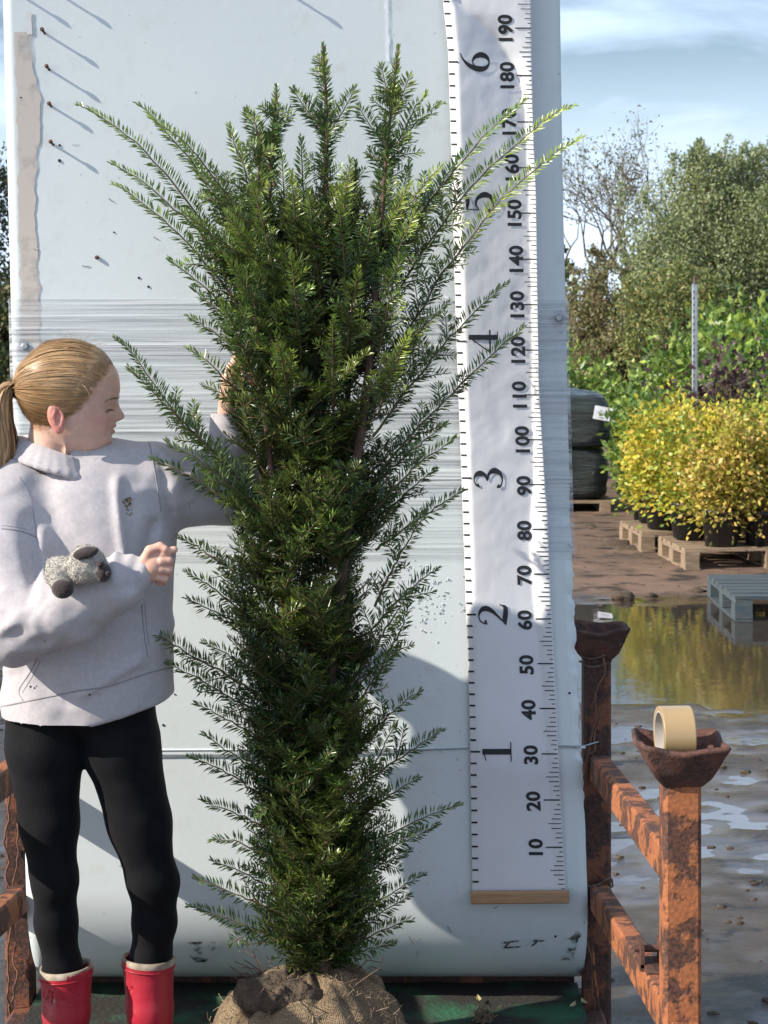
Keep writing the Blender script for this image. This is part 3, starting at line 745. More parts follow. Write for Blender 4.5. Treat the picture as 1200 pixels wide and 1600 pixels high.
# ============================================================ HEIGHT CHART
V0Y = 1400.0
cm_rows = [(0, 1396), (10, 1324), (20, 1250), (30, 1178), (40, 1107), (50, 1037), (60, 967), (70, 897), (80, 827), (90, 757), (100, 687), (110, 617), (120, 547), (130, 476), (140, 405), (150, 333), (160, 262), (170, 190.5), (180, 118), (190, 44), (200, -31), (215, -145), (230, -255)]
cm2y = lambda cm: np.interp(cm, [a for a, _ in cm_rows], [b_ for _, b_ in cm_rows])
rl_y = [-260, 0, 80, 300, 500, 700, 900, 1100, 1396]; rl_x = [684, 692, 700, 707, 712, 719.5, 726.5, 733, 738]
rr_y = [-260, 0, 200, 300, 470, 600, 760, 800, 940, 1170, 1396]; rr_x = [828, 830, 833, 837.5, 840, 842, 852, 856, 861, 872, 884]
def ruler_px(u, py): return np.interp(py, rl_y, rl_x)*(1-u) + np.interp(py, rr_y, rr_x)*u
def ruler_w(u, py):
    """stand-off of the paper from the sheet: it bellies and its right edge lifts"""
    lift = np.interp(py, [-260, 100, 300, 560, 760, 850, 960, 1060, 1200, 1300, 1390], [1, 1, 1, 0.95, 0.85, 0.6, 0.45, 0.4, 0.4, 0.25, 0.12])
    v = np.interp(py, [-260, 0, 20, 60, 120, 180, 560, 740, 800, 880, 960, 1060, 1396], [0.05, 0.16, 0.3, 0.6, 0.85, 0.92, 0.93, 0.88, 0.80, 0.76, 0.80, 0.85, 0.9])
    pk = np.minimum(0.13, v*0.6)
    base = np.where(u < pk, 0.007+0.024*np.sin(np.clip(u/pk, 0, 1)*math.pi/2), np.where(u < v, 0.031-0.021*np.clip((u-pk)/np.maximum(v-pk, .01), 0, 1)**1.15*np.clip((v-pk)/.6, .3, 1), 0.0))
    wv_ = 0.031-0.021*np.clip((v-pk)/.6, .3, 1)
    base = np.where(u >= v, wv_+(0.033-wv_)*(1-(1-np.clip((u-v)/np.maximum(1-v, .05), 0, 1))**1.6), base)
    wr = 0.0016*fbm(np.stack([u.ravel()*3, py.ravel()*0.012, 0*u.ravel()], 1), 4, 41).reshape(u.shape)
    wr = wr + 0.0012*fbm(np.stack([u.ravel()*5+py.ravel()*0.02, py.ravel()*0.03, 0*u.ravel()], 1), 3, 43).reshape(u.shape)*np.interp(py, [0, 300, 800, 900], [0.3, 1, 1, 0.3])
    return 0.006 + base*lift + wr + 0.24*np.clip((760-py)/1000.0, 0, 1.1)**1.6
def ruler_pt(u, py, off=0.0):
    u = np.asarray(u, float); py = np.asarray(py, float)
    px = ruler_px(u, py)
    Yr = YP-ruler_w(u, py)-off
    return np.stack([(px-600)/FPX*Yr, Yr, CAMZ-(py-HZ)/FPX*Yr], -1)
chart = tag(empty('height_chart', (0.3, YP, 0.42)), 'long white paper height chart in centimetres and feet hung on the panel', 'height chart')
M['paper'] = mat('white_chart_paper', (0.73, 0.725, 0.75), (0.69, 0.685, 0.70), rough=0.42, scale=5, bump=0.08, bscale=30)
U = np.linspace(0, 1, 56); py = np.arange(-260, 1397, 5.0)
Ug, Pg = np.meshgrid(U, py, indexing='ij'); V = ruler_pt(Ug, Pg); n = len(py)
ii, jj = np.meshgrid(np.arange(len(U)-1), np.arange(n-1), indexing='ij'); k0 = (ii*n+jj).ravel()
o = link('paper_sheet', mesh_np('paper_sheet', V.reshape(-1, 3), np.stack([k0, k0+1, k0+n+1, k0+n], 1)), M['paper'], chart)
md = o.modifiers.new('thick', 'SOLIDIFY'); md.thickness = 0.0008; md.offset = -1
a = Vector(ruler_pt(np.array(-0.02), np.array(1400.0), 0.004)); c = Vector(ruler_pt(np.array(1.03), np.array(1399.0), 0.004))
mb = MB(); a.y = c.y = YP-0.024; mb.bar(a, c, 0.016, 0.026, up=(0, 0, 1), ch=0.15); mb.build('batten', M['batten'], chart)
# tick marks
mb = MB()
def tick(u0, u1, py_, th):
    us = np.linspace(u0, u1, 7)
    V = np.concatenate([ruler_pt(us, np.full(7, py_-th/2), 0.0014), ruler_pt(us, np.full(7, py_+th/2), 0.0014)])
    mb.add(V, [(i, i+1, 7+i+1, 7+i) for i in range(6)])
for cm in range(1, 226):
    L = .93*{0: 0.205, 5: 0.165}.get(cm % 10, {1: .05, 9: .05, 2: .085, 8: .085, 3: .075, 7: .085, 4: .13, 6: .12}.get(cm % 10, 0.06))
    if cm % 10 == 0: L = 0.19
    tick(1-L, 0.992, cm2y(cm), 2.1 if cm % 10 == 0 else 1.3)
for inch in range(1, 90):
    tick(0.004, 0.115 if inch % 12 == 0 else 0.07, cm2y(inch*2.54), 3.0)
mb.build('tick_marks', M['black'], chart)['kind'] = 'stuff'
# centimetre numbers, printed sideways
def text_mesh(body, offset=0.0):
    cu = bpy.data.curves.new('t', 'FONT'); cu.body = body; cu.size = 1.0; cu.align_x = 'CENTER'; cu.offset = offset; cu.resolution_u = 4; cu.space_character = 1.04
    ob = bpy.data.objects.new('t', cu); COL.objects.link(ob)
    dg = bpy.context.evaluated_depsgraph_get(); me = bpy.data.meshes.new_from_object(ob.evaluated_get(dg))
    bpy.data.objects.remove(ob); bpy.data.curves.remove(cu)
    V = np.array([v.co[:] for v in me.vertices]); F = [tuple(p.vertices) for p in me.polygons]
    bpy.data.meshes.remove(me); return V, F
for cm in range(10, 225, 10):
    V, F = text_mesh(str(cm), 0.034)
    cap = 21.5/0.73                                   # photo pixels per text unit
    yc = float(cm2y(cm)) + 2; w_here = float(np.interp(yc, rr_y, rr_x) - np.interp(yc, rl_y, rl_x))
    base = 1 - float(np.interp(yc, [60, 200, 420, 720, 850, 1000], [31, 27, 22, 21, 29, 33]))/w_here
    u = base - V[:, 1]*cap/w_here; pyv = yc - (V[:, 0]-0.0)*cap*1.02
    m = MB(); m.add(ruler_pt(u, pyv, 0.0014), F); m.build('numeral', M['black'], chart)
# feet numbers: high-contrast serif figures drawn as swelling strokes
GL = {
 '1': [[(.33, .03, .17), (.33, .5, .17), (.33, .97, .17)], [(.36, .965, .03), (.22, .90, .035), (.06, .85, .03)], [(.04, .018, .035), (.62, .018, .035)]],
 '2': [[(.13, .70, .16), (.12, .73, .14), (.09, .78, .05), (.16, .91, .04), (.32, .965, .05), (.48, .88, .12), (.535, .72, .16), (.46, .52, .12), (.28, .30, .06), (.06, .05, .035)], [(.06, .085, .05), (.2, .10, .15), (.4, .07, .16), (.56, .08, .13), (.62, .16, .05), (.645, .27, .03)]],
 '3': [[(.12, .80, .13), (.11, .83, .10), (.14, .91, .05), (.29, .965, .045), (.44, .88, .12), (.475, .745, .16), (.42, .60, .09), (.25, .525, .035)], [(.25, .525, .035), (.46, .46, .09), (.555, .28, .17), (.48, .10, .12), (.29, .03, .05), (.12, .08, .05), (.08, .15, .10), (.11, .2, .13)]],
 '4': [[(.47, .98, .03), (.25, .64, .035), (.02, .29, .04)], [(.0, .265, .055), (.68, .265, .055)], [(.46, .0, .15), (.46, .5, .15), (.46, .97, .15)], [(.3, .012, .03), (.63, .012, .03)]],
 '5': [[(.13, .91, .05), (.3, .89, .13), (.46, .90, .12), (.56, .98, .03)], [(.125, .93, .03), (.115, .7, .03), (.10, .50, .03)], [(.10, .5, .03), (.25, .605, .05), (.44, .56, .10), (.555, .33, .17), (.47, .10, .12), (.27, .03, .05), (.11, .08, .05), (.08, .16, .11), (.11, .21, .13)]],
 '6': [[(.60, .985, .02), (.40, .88, .06), (.21, .66, .13), (.125, .36, .17), (.16, .14, .12), (.31, .03, .05), (.47, .10, .12), (.545, .30, .165), (.47, .50, .11), (.33, .575, .045), (.21, .50, .04)]],
}
def serif(ch):
    m = MB(); V2 = []; F2 = []; n0 = 0; lift = []
    for si, st in enumerate(GL[ch]):
        n = 2 if len(st) == 2 else 9*len(st)
        n = max(n, 8)
        p = catmull(st, n); xy = p[:, :2]; T = np.gradient(xy, axis=0); T /= np.linalg.norm(T, axis=1, keepdims=True)+1e-9
        N = np.stack([-T[:, 1], T[:, 0]], 1)*np.abs(p[:, 2:3])/2
        V2.append(np.concatenate([xy+N, xy-N])); F2 += [(n0+i, n0+i+1, n0+n+i+1, n0+n+i) for i in range(n-1)]; n0 += 2*n; lift += [0.0003*si + 0.0]*(2*n)
    return np.concatenate(V2), F2, np.array(lift)
for k, ch in enumerate('123456'):
    V2, F2, lf = serif(ch); yc = float(cm2y(30.48*(k+1)))
    w_here = float(np.interp(yc, rr_y, rr_x) - np.interp(yc, rl_y, rl_x)); H = 47.0
    base = 65.0/w_here; cx_ = (V2[:, 0].max()+V2[:, 0].min())/2
    u = base - V2[:, 1]*H/w_here; pyv = yc - (V2[:, 0]-cx_)*H*1.12
    P3 = ruler_pt(u, pyv, 0.0016); P3[:, 1] -= lf
    m = MB(); m.add(P3, F2); m.build('foot_numeral', M['black'], chart)

# ============================================================ TAPE ROLL in the front cup
tz = 1.012; tp = tag(empty('tape_roll', (XR+0.006, YF, tz-0.045)), 'roll of buff brown parcel tape lying on edge in the front post cup', 'tape roll')
rot = Euler((R(90), R(6), R(78))).to_matrix()
c = Vector((XR+0.0, YF-0.0, tz+0.0))
M['tape'] = mat('buff_tape', (0.43, 0.295, 0.145), (0.37, 0.25, 0.12), rough=0.3, scale=3, stretch=(1, 1, 1), coat=0.3)
M['card'] = mat('card_core', (0.55, 0.52, 0.48), (0.4, 0.36, 0.3), rough=0.8, scale=20)
prof = [(0.0385, -0.0265), (0.0455, -0.0265), (0.0463, -0.025), (0.0463, 0.025), (0.0455, 0.0265), (0.0385, 0.0265), (0.0385, -0.0265)]
mb = MB(); mb.lathe(prof, c, 110, rot=Euler((0, R(90), R(4))).to_matrix()); mb.build('tape', M['tape'], tp, smooth=False)
mb = MB(); mb.lathe([(0.036, -0.026), (0.0384, -0.026), (0.0384, 0.026), (0.036, 0.026), (0.036, -0.026)], c, 110, rot=Euler((0, R(90), R(4))).to_matrix()); mb.build('core', M['card'], tp)
for ob in (tp.children): 
    ob.data.polygons.foreach_set('use_smooth', np.zeros(len(ob.data.polygons), dtype=bool))

# clump of dry roots on the deck
mb = MB(); r_ = np.random.default_rng(9); c = P(757, 1592, 4.2); c.z = DECK+0.012
for k in range(90):
    d = r_.normal(0, 1, 3); d /= np.linalg.norm(d); p0 = np.array(c)+d*r_.uniform(0, 0.018)*np.array([1.4, 1, 0.7]); q = r_.normal(0, 1, 3); q /= np.linalg.norm(q)
    p0[2] = max(p0[2], DECK); p1 = p0+q*0.022; p1[2] = max(p1[2], DECK)
    mb.tube([p0, (p0+p1)/2+r_.normal(0, 0.004, 3), p1], 0.0011, 4)
tag(mb.build('root_clump', mat('dry_roots', (0.22, 0.16, 0.11), (0.12, 0.08, 0.055), rough=0.95, scale=80), None), 'small clump of dry roots lying on the green deck', 'root clump')
# fallen leaves on the deck
M['dead'] = mat('fallen_leaf', (0.42, 0.40, 0.2), (0.3, 0.2, 0.1), rough=0.7, scale=40)
for k, (px, py_) in enumerate(((778, 1571), (895, 1578), (913, 1590), (748, 1578))):
    c = P(px, py_, 4.26+0.02*k); c.z = DECK+0.006; r_ = np.random.default_rng(60+k); a = r_.uniform(0, 3)
    L, W = 0.018, 0.006; t = np.linspace(-1, 1, 6)
    V = [(c.x+math.cos(a)*L*s_-math.sin(a)*W*sd*(1-s_*s_), c.y+math.sin(a)*L*s_+math.cos(a)*W*sd*(1-s_*s_), c.z+0.004*s_*s_+0.002*abs(sd)) for sd in (-1, 0, 1) for s_ in t]
    mb = MB(); mb.add(V, [(i+6*j, i+1+6*j, i+7+6*j, i+6+6*j) for j in (0, 1) for i in range(5)])
    tag(mb.build('fallen_leaf', M['dead'], None), ['pale fallen leaf curled on the deck under the height chart', 'yellowish fallen leaf on the green deck near right rear post', 'fallen leaf nearest the foot of the right rear post', 'dark fallen leaf on the deck beside the root clump'][k], 'leaf', 'leaves fallen on the deck')
# ============================================================ BACKGROUND: nursery stock, pallets, trees
def leaves(pos, L, W, tone, up=0.35, rg=rng, axis=None, spread=1.0):
    """one folded kite (4 verts, 2 tris) per leaf"""
    n = len(pos)
    d = rg.normal(0, 1, (n, 3)) * spread
    if axis is not None: d = d + axis
    d[:, 2] += up
    d /= np.linalg.norm(d, axis=1, keepdims=True)
    r = rg.normal(0, 1, (n, 3)); s = np.cross(d, r); s /= np.linalg.norm(s, axis=1, keepdims=True)
    nn = np.cross(s, d)
    L = np.broadcast_to(L, (n,))[:, None]*rg.uniform(0.7, 1.2, (n, 1)); W = np.broadcast_to(W, (n,))[:, None]*rg.uniform(0.8, 1.2, (n, 1))
    V = np.stack([pos, pos+d*L*0.45+s*W*0.5-nn*W*0.12, pos+d*L, pos+d*L*0.45-s*W*0.5-nn*W*0.12], 1).reshape(-1, 3)
    k = np.arange(n)*4
    F = np.concatenate([np.stack([k, k+1, k+2], 1), np.stack([k, k+2, k+3], 1)])
    C = np.repeat(tone, 4, axis=0)
    return V, F, C

BASE = {}
def copy_tree(o, parent=None):
    c = o.copy(); COL.objects.link(c)
    if parent is not None: c.parent = parent
    for ch in list(o.children): copy_tree(ch, c)
    return c

# ---- pallets
def pallet(x0, y0, w, d, z, rz, wood, label, seed, group=None):
    """x0,y0 = front left corner"""
    root = tag(empty('pallet', (x0, y0, z), rz), label, 'pallet', group)
    r_ = np.random.default_rng(seed)
    def part(name, c, s):
        mb = MB(); mb.box(c, s, jit=0.0025); o = mb.build(name, wood); o.parent = root; return o
    nb = max(5, int(d/0.125))
    for i in range(nb):                               # deck boards run along the front edge
        part('deck_board', (w/2 + r_.normal(0, .003), (i+0.5)*d/nb, 0.139), (w, d/nb*r_.uniform(.74, .86), 0.02))
    for x in (0.05, w/2, w-0.05): part('stringer_board', (x, d/2, 0.1175), (0.095, d, 0.02))
    for x in (0.05, w/2, w-0.05):
        for y in (0.06, d/2, d-0.06): part('block', (x + r_.normal(0, .003), y, 0.065), (0.098, 0.118, 0.083))
    for x in (0.05, w/2, w-0.05): part('bottom_board', (x, d/2, 0.0125), (0.1, d, 0.021))
    return root
pallet(1.985, 10.85, 1.2, 0.95, -0.012, R(0), M['wood_blue'], 'faded blue wooden pallet lying in the edge of the puddle', 1)
PG = 'wooden pallets under the potted shrubs'
pallet(2.0, 12.75, 1.2, 0.8, 0.03, R(5), M['wood'], 'grey wooden pallet at the front right corner of the yellow shrubs', 2)
pallet(1.83, 13.66, 1.2, 0.8, 0.045, R(4), M['wood'], 'grey wooden pallet behind the front one, near the wrapped bales', 3)

# ---- potted shrubs
def pot_mesh(h=0.26, r=0.145):
    mb = MB(); mb.lathe([(0.001, 0.0), (r*0.8, 0.0), (r*0.97, h*0.88), (r*1.04, h*0.88), (r*1.05, h), (r*0.97, h), (r*0.94, h*0.86), (0.001, h*0.85)], (0, 0, 0), 22)
    return mb.mesh('pot', True)
def shrub_parts(seed, H, spread, nst, nleaf, L, W, cols, base=0.2, droop=0.0, up=0.3):
    r_ = np.random.default_rng(seed); st = MB(); pos = []; ax = []
    for i in range(nst):
        a = r_.uniform(0, 6.28); rad = spread*math.sqrt(r_.uniform(0.02, 1)); hh = H*r_.uniform(0.5, 1.08)*(1-0.25*(rad/spread)**2)
        p0 = np.array([r_.normal(0, .025), r_.normal(0, .025), base]); p2 = np.array([rad*math.cos(a), rad*math.sin(a), base+hh])
        p1 = (p0+p2)/2 + np.array([rad*.15*math.cos(a), rad*.15*math.sin(a), 0.05*hh]); 
        c = catmull([p0, p1, p2], 14); st.tube(c[::2], np.linspace(0.004, 0.0015, 7), 4)
        m = nleaf
        t = r_.uniform(0.0 if droop else 0.12, 1.0, m)**0.8
        q = np.stack([np.interp(t*13, np.arange(14), c[:, k]) for k in range(3)], 1)
        off = r_.normal(0, 0.045*(1.2-0.6*t)[:, None]+0.012, (m, 3)); off[:, 2] -= droop*np.abs(r_.normal(0, 0.07, m)); off[:, :2] *= 1+droop*(1-t)[:, None]*1.6
        pos.append(q+off); ax.append(off*12)
    pos = np.concatenate(pos); ax = np.concatenate(ax)
    hgt = (pos[:, 2]-base)/H
    ci = r_.integers(0, len(cols), len(pos)); tone = np.array(cols)[ci]*r_.uniform(0.75, 1.15, (len(pos), 1))
    V, F, C = leaves(pos, L, W, tone, up, r_, ax)
    return st.mesh('stems', True), mesh_np('foliage', V, F, C, smooth=False)
M['shrub_leaf'] = leaf_mat('shrub_leaves', (1, 1, 1), (0.85, 0.85, 0.8), rough=0.4, trans=0.35, scale=4)
Ycol = [(0.62, 0.53, 0.05), (0.66, 0.52, 0.07), (0.48, 0.50, 0.06), (0.68, 0.48, 0.09), (0.36, 0.42, 0.06)]
Gold = [(0.66, 0.48, 0.12), (0.64, 0.54, 0.10), (0.5, 0.46, 0.08), (0.66, 0.44, 0.15), (0.4, 0.42, 0.08)]
Lime = [(0.26, 0.38, 0.06), (0.36, 0.43, 0.07), (0.17, 0.29, 0.055), (0.48, 0.47, 0.08)]
Green = [(0.15, 0.26, 0.06), (0.22, 0.33, 0.075), (0.10, 0.18, 0.045), (0.34, 0.42, 0.10)]
Purple = [(0.10, 0.05, 0.065), (0.07, 0.035, 0.045), (0.13, 0.075, 0.08), (0.09, 0.09, 0.05)]
potme = pot_mesh()
def proto(name, label, cat, group, parts, pot=True):
    root = tag(empty(name, (0, 0, 0)), label, cat, group)
    if pot:
        o = link('pot', potme, M['pot'], root)
        mb = MB(); mb.lathe([(0.001, 0.232), (0.136, 0.228)], (0, 0, 0), 18); mb.build('soil', M['soil'], root)
    BASE[root.name] = label
    link('stems', parts[0], M['twig'], root)
    o = link('foliage', parts[1], M['shrub_leaf'], root); o['kind'] = 'stuff'
    return root
def place(root, x, y, z, rz, s, first, label=None):
    o = root if first else copy_tree(root)
    o.location = (x, y, z); o.rotation_euler = (0, 0, rz); o.scale = (s, s, s*random.uniform(.92, 1.08))
    o['label'] = label or BASE[root.name]
    return o
GY_ = 'yellow leaved potted shrubs on the pallets'
protos = [proto('potted_shrub', 'yellow leaved shrub in a black pot among the rows on the pallets', 'potted shrub', GY_, shrub_parts(100+i, 0.78, 0.30, 30, 120, 0.046, 0.028, c_, 0.2, 0.42)) for i, c_ in enumerate((Ycol+Lime[:3], Ycol, Gold))]
used = set()
ZT = 0.182
spots = []
for (x, y, z, k, lab) in (
    (2.27, 12.93, ZT, 2, 'golden yellow shrub in a black pot nearest the front corner of the front pallet'),
    (2.12, 13.32, ZT+.01, 0, 'yellow shrub in a black pot at the left edge of the front pallet'),
    (2.56, 12.98, ZT, 2, 'orange tinged golden shrub trailing over the front edge of the pallet, rightmost'),
    (2.86, 13.0, ZT, 0, None), (2.36, 13.35, ZT+.01, 1, None), (2.66, 13.38, ZT+.01, 0, None), (2.95, 13.4, ZT+.01, 2, None),
    (2.02, 13.85, ZT+.02, 1, 'yellow shrub in a grey black pot at the front left corner of the rear pallet'),
    (2.0, 14.25, ZT+.02, 0, 'leftmost yellow shrub in a black pot, at the back corner of the rear pallet'),
    (2.2, 13.85, ZT+.02, 0, None), (2.5, 13.9, ZT+.02, 1, None), (2.8, 13.9, ZT+.02, 0, None), (2.22, 14.25, ZT+.02, 1, None), (2.55, 14.3, ZT+.02, 0, None), (2.85, 14.3, ZT+.02, 1, None)):
    place(protos[k], x, y, z, random.uniform(0, 6.28), random.uniform(.9, 1.05), k not in used, lab); used.add(k)
# spilling low growth of the golden shrub by the pallet edge
# rows of lime green shrubs on the ground behind
GL_ = 'lime green potted shrubs behind the yellow ones'
pl = [proto('potted_shrub', 'lime green shrub in a pot in the rows behind the yellow shrubs', 'potted shrub', GL_, shrub_parts(200+i, 0.95, 0.32, 26, 90, 0.062, 0.036, Lime if i else Lime+Ycol[:2], 0.2, 0.2)) for i in range(2)]
used = set()
for r0, y in enumerate((14.85, 15.35, 15.9)):
    for c0 in range(5):
        x = 2.2 + 0.36*c0 + 0.12*r0 + random.uniform(-.05, .05)
        if x > 0.21*y+.35: continue
        k = (r0+c0) % 2
        place(pl[k], x, y+random.uniform(-.08, .08), 0.05, random.uniform(0, 6.28), random.uniform(.86, 1.02), k not in used); used.add(k)
# laurels: bigger glossy leaves
GG_ = 'green laurel bushes in the nursery rows'
lp = [proto('laurel_bush', 'bright green glossy laurel bush in the row under the willow trees', 'bush', GG_, shrub_parts(300+i, 1.35, 0.42, 24, 80, 0.10, 0.046, Green+Lime[:1+i], 0.2, 0.0, 0.5)) for i in range(2)]
used = set()
for i, (x, y, s, lab) in enumerate((
    (2.05, 14.95, 0.78, 'dark green large leaved laurel bush growing beside the wrapped bales'), (2.35, 16.3, 0.72, None),
    (2.02, 20.0, 0.95, 'bright green laurel bush just right of the panel behind the bales'), (2.55, 19.2, 0.86, None), (2.3, 18.2, 0.78, None),
    (3.05, 19.5, 1.08, None), (3.45, 19.0, 1.18, None), (3.85, 19.4, 1.25, 'tallest laurel bush at the right edge behind the steel pole'), (4.25, 19.1, 1.2, None), (3.25, 17.8, .95, None), (3.7, 17.6, .9, None), (2.75, 17.2, .85, None),
    (4.3, 21, 1.3, None), (3.7, 21.2, 1.25, None), (3.0, 17.0, .8, None), (3.4, 16.6, .8, None))):
    place(lp[i % 2], x, y, 0.03, random.uniform(0, 6.28), s, (i % 2) not in used, lab); used.add(i % 2)
# purple leaved plants
pp = proto('purple_shrub', 'dark purple leaved shrub among the green rows near the steel pole', 'potted shrub', 'purple leaved shrubs', shrub_parts(400, 0.95, 0.22, 16, 40, 0.06, 0.03, Purple, 0.2, 0.0, 0.4))
for i, (x, y, z, s, lab) in enumerate(((2.62, 14.7, 0.05, 1.32, 'tallest dark purple shrub rising right of the steel pole'), (2.32, 15.1, 0.05, 1.2, 'dark purple shrub directly behind the steel pole'), (2.05, 14.5, 0.1, 0.72, 'small purple brown shrub among the leftmost yellow shrubs'), (2.78, 15.2, 0.05, 1.25, 'dark purple shrub by the right edge behind the lime shrubs'))):
    place(pp, x, y, z, i*1.3, s, i == 0, lab)

# ---- wrapped bales on a pallet
bl = tag(empty('wrapped_bales', (1.6, 16.9, 0.03)), 'two tall bales wrapped in shiny dark plastic, stacked behind the panel', 'bale stack')
M['wrap'] = mat('dark_green_black_plastic', (0.012, 0.018, 0.017), (0.03, 0.045, 0.042), rough=0.18, scale=5, stretch=(0.6, 0.6, 9), bump=1.0, bscale=9, bdist=0.05)
def bale(x0, x1, y0, y1, z0, z1, seed, top=False):
    n = 26
    xs = np.linspace(x0, x1, n); V = []; 
    ang = np.linspace(0, 2*math.pi, 72, endpoint=False); zs = np.linspace(z0, z1, 22)
    cx_, cy_, hx, hy = (x0+x1)/2, (y0+y1)/2, (x1-x0)/2, (y1-y0)/2
    P_ = []
    for z in zs:
        e = 1 - 0.10*abs((z-(z0+z1)/2)/((z1-z0)/2))**4
        for a in ang:
            c, s = math.cos(a), math.sin(a); q = (abs(c)**6+abs(s)**6)**(-1/6)
            P_.append((cx_+hx*q*c*e, cy_+hy*q*s*e, z))
    P_ = np.array(P_); nrm = (P_-np.array([cx_, cy_, 0]))*np.array([1, 1, 0]); nrm /= np.linalg.norm(nrm, axis=1, keepdims=True)
    d = 0.02*fbm(P_*np.array([1.5, 1.5, 14]), 4, seed) + 0.012*fbm(P_*np.array([6, 6, 9]), 3, seed+3)
    P_ = P_+nrm*d[:, None]
    k = len(ang); F = [(i*k+j, i*k+(j+1) % k, (i+1)*k+(j+1) % k, (i+1)*k+j) for i in range(21) for j in range(k)]
    # crumpled top
    m0 = len(P_); rings = [0.92, 0.7, 0.45, 0.2, 0.02]; T = []
    for r in rings:
        for j in range(k):
            p = P_[21*k+j]; q = np.array([cx_+(p[0]-cx_)*r, cy_+(p[1]-cy_)*r, z1+(0.02+0.05*(1-r) if top else 0.0)])
            T.append(q)
    T = np.array(T); T[:, 2] += 0.05*fbm(T*6, 4, seed+9)*(1 if top else .1)
    allV = np.concatenate([P_, T]); 
    F += [((21+0)*k+j, (21)*k+(j+1) % k, m0+(j+1) % k, m0+j) for j in range(k)]
    F += [(m0+i*k+j, m0+i*k+(j+1) % k, m0+(i+1)*k+(j+1) % k, m0+(i+1)*k+j) for i in range(4) for j in range(k)]
    F.append(tuple(m0+4*k+j for j in range(k))); F.append(tuple(range(k))[::-1])
    mb = MB(); mb.add(allV, F); return mb.build('bale', M['wrap'], bl, smooth=True)
b1 = bale(1.0, 1.95, 16.5, 17.5, 0.16, 0.585, 3); b2 = bale(1.0, 1.97, 16.48, 17.5, 0.60, 1.03, 8, True)
mb = MB()
for i in range(7): mb.box((1.48, 16.55+0.14*i, 0.135), (0.98, 0.1, 0.022))
for x in (1.05, 1.48, 1.9): mb.box((x, 16.95, 0.08), (0.09, 0.95, 0.085))
tag(mb.build('pallet', M['wood'], bl), None)
M['label'] = mat('white_label', (0.8, 0.8, 0.84), rough=0.4)
mb = MB(); c = P(942, 646, 16.44)
mb.box(c, (0.155, 0.004, 0.115), rot=Euler((0, R(10), 0)).to_matrix()); lb = mb.build('paper_label', M['label'], bl)
mb = MB(); r_ = np.random.default_rng(4)
for i in range(4):
    for j in range(5):
        if r_.random() < .75: mb.box(c+Vector((-0.035+0.02*j+0.002*i, -0.0035, 0.025-0.014*i-0.0035*j)), (0.015, 0.002, 0.008), rot=Euler((0, R(10), 0)).to_matrix())
o = mb.build('blurred_print', mat('grey_print', (0.3, 0.3, 0.36)), None); o.parent = lb; o['kind'] = 'stuff'
# ---- steel pole
sp = tag(empty('steel_pole', (2.43, 15.0, 0)), 'galvanised perforated steel pole standing up out of the shrubs', 'pole')
c = P(1085.5, 432, 15.0)
mb = MB(); mb.bar((c.x, 15.0, 0.0), (c.x, 15.0, c.z-0.06), 0.042, 0.042, up=(0, 1, 0)); mb.build('post', M['steel'], sp)
mb = MB()
for i in range(26): mb.box((c.x-0.012, 14.978, c.z-0.12-0.05*i), (0.008, 0.003, 0.018))
tag(mb.build('slots', M['hole'], sp), kind='stuff')
mb = MB(); mb.tube([(c.x, 15.0, c.z-0.06), (c.x, 15, c.z+0.0)], 0.012, 8); mb.build('pin', M['wire'], sp)

# ---- mud clods and litter on the ground
def clod(px, py, s, label, seed, col=None, n=7):
    c = P(px, py, CAMZ*FPX/(py-HZ)); r_ = np.random.default_rng(seed); mb = MB()
    bmx = bmesh.new(); bmesh.ops.create_icosphere(bmx, subdivisions=3, radius=1.0)
    V = np.array([v.co[:] for v in bmx.verts]); F = [[v.index for v in f.verts] for f in bmx.faces]; bmx.free()
    V = V*(1+0.55*fbm(V*1.6+seed, 4, seed)[:, None]); V = V*np.array([s, s*0.8, s*0.45]); V[:, 2] = np.maximum(V[:, 2]+s*.2, -0.02)
    mb.add(V+np.array([c.x, c.y, 0.0]), F)
    return tag(mb.build('mud_clod', M['soil'], None, smooth=True), label, 'mud clod', 'mud clods on the wet ground')
clod(973, 937, 0.075, 'dark ragged mud clod at the near edge of the dry ground above the puddle', 1)
clod(1017, 933, 0.045, 'small dark mud clod just right of the ragged clod', 2)
clod(1090, 928, 0.06, 'flat dark mud clod beside the blue pallet', 3)
clod(958, 862, 0.14, 'long heap of crumbled earth at the foot of the rear pallet', 4)
clod(985, 868, 0.12, 'lower heap of crumbled earth beside the front pallet', 5)
clod(1003, 880, 0.07, 'small crumb of earth by the front pallet corner', 6)
clod(925, 833, 0.10, 'heap of dark earth in the shade of the bales', 7)
mb = MB(); c = P(944, 968, 10.95)
mb.add([(c.x-.04, c.y-.03, .008), (c.x+.045, c.y-.04, .006), (c.x+.05, c.y+.04, .02), (c.x-.03, c.y+.06, .03), (c.x, c.y+.1, .012)], [(0, 1, 2, 3), (3, 2, 4)])
o = mb.build('paper_scrap', mat('muddy_paper', (.4, .39, .42), (.25, .23, .22), rough=.6, scale=20), None); md = o.modifiers.new('t', 'SOLIDIFY'); md.thickness = .002
tag(o, 'crumpled white paper scrap lying in the puddle beyond the rear post', 'paper scrap')
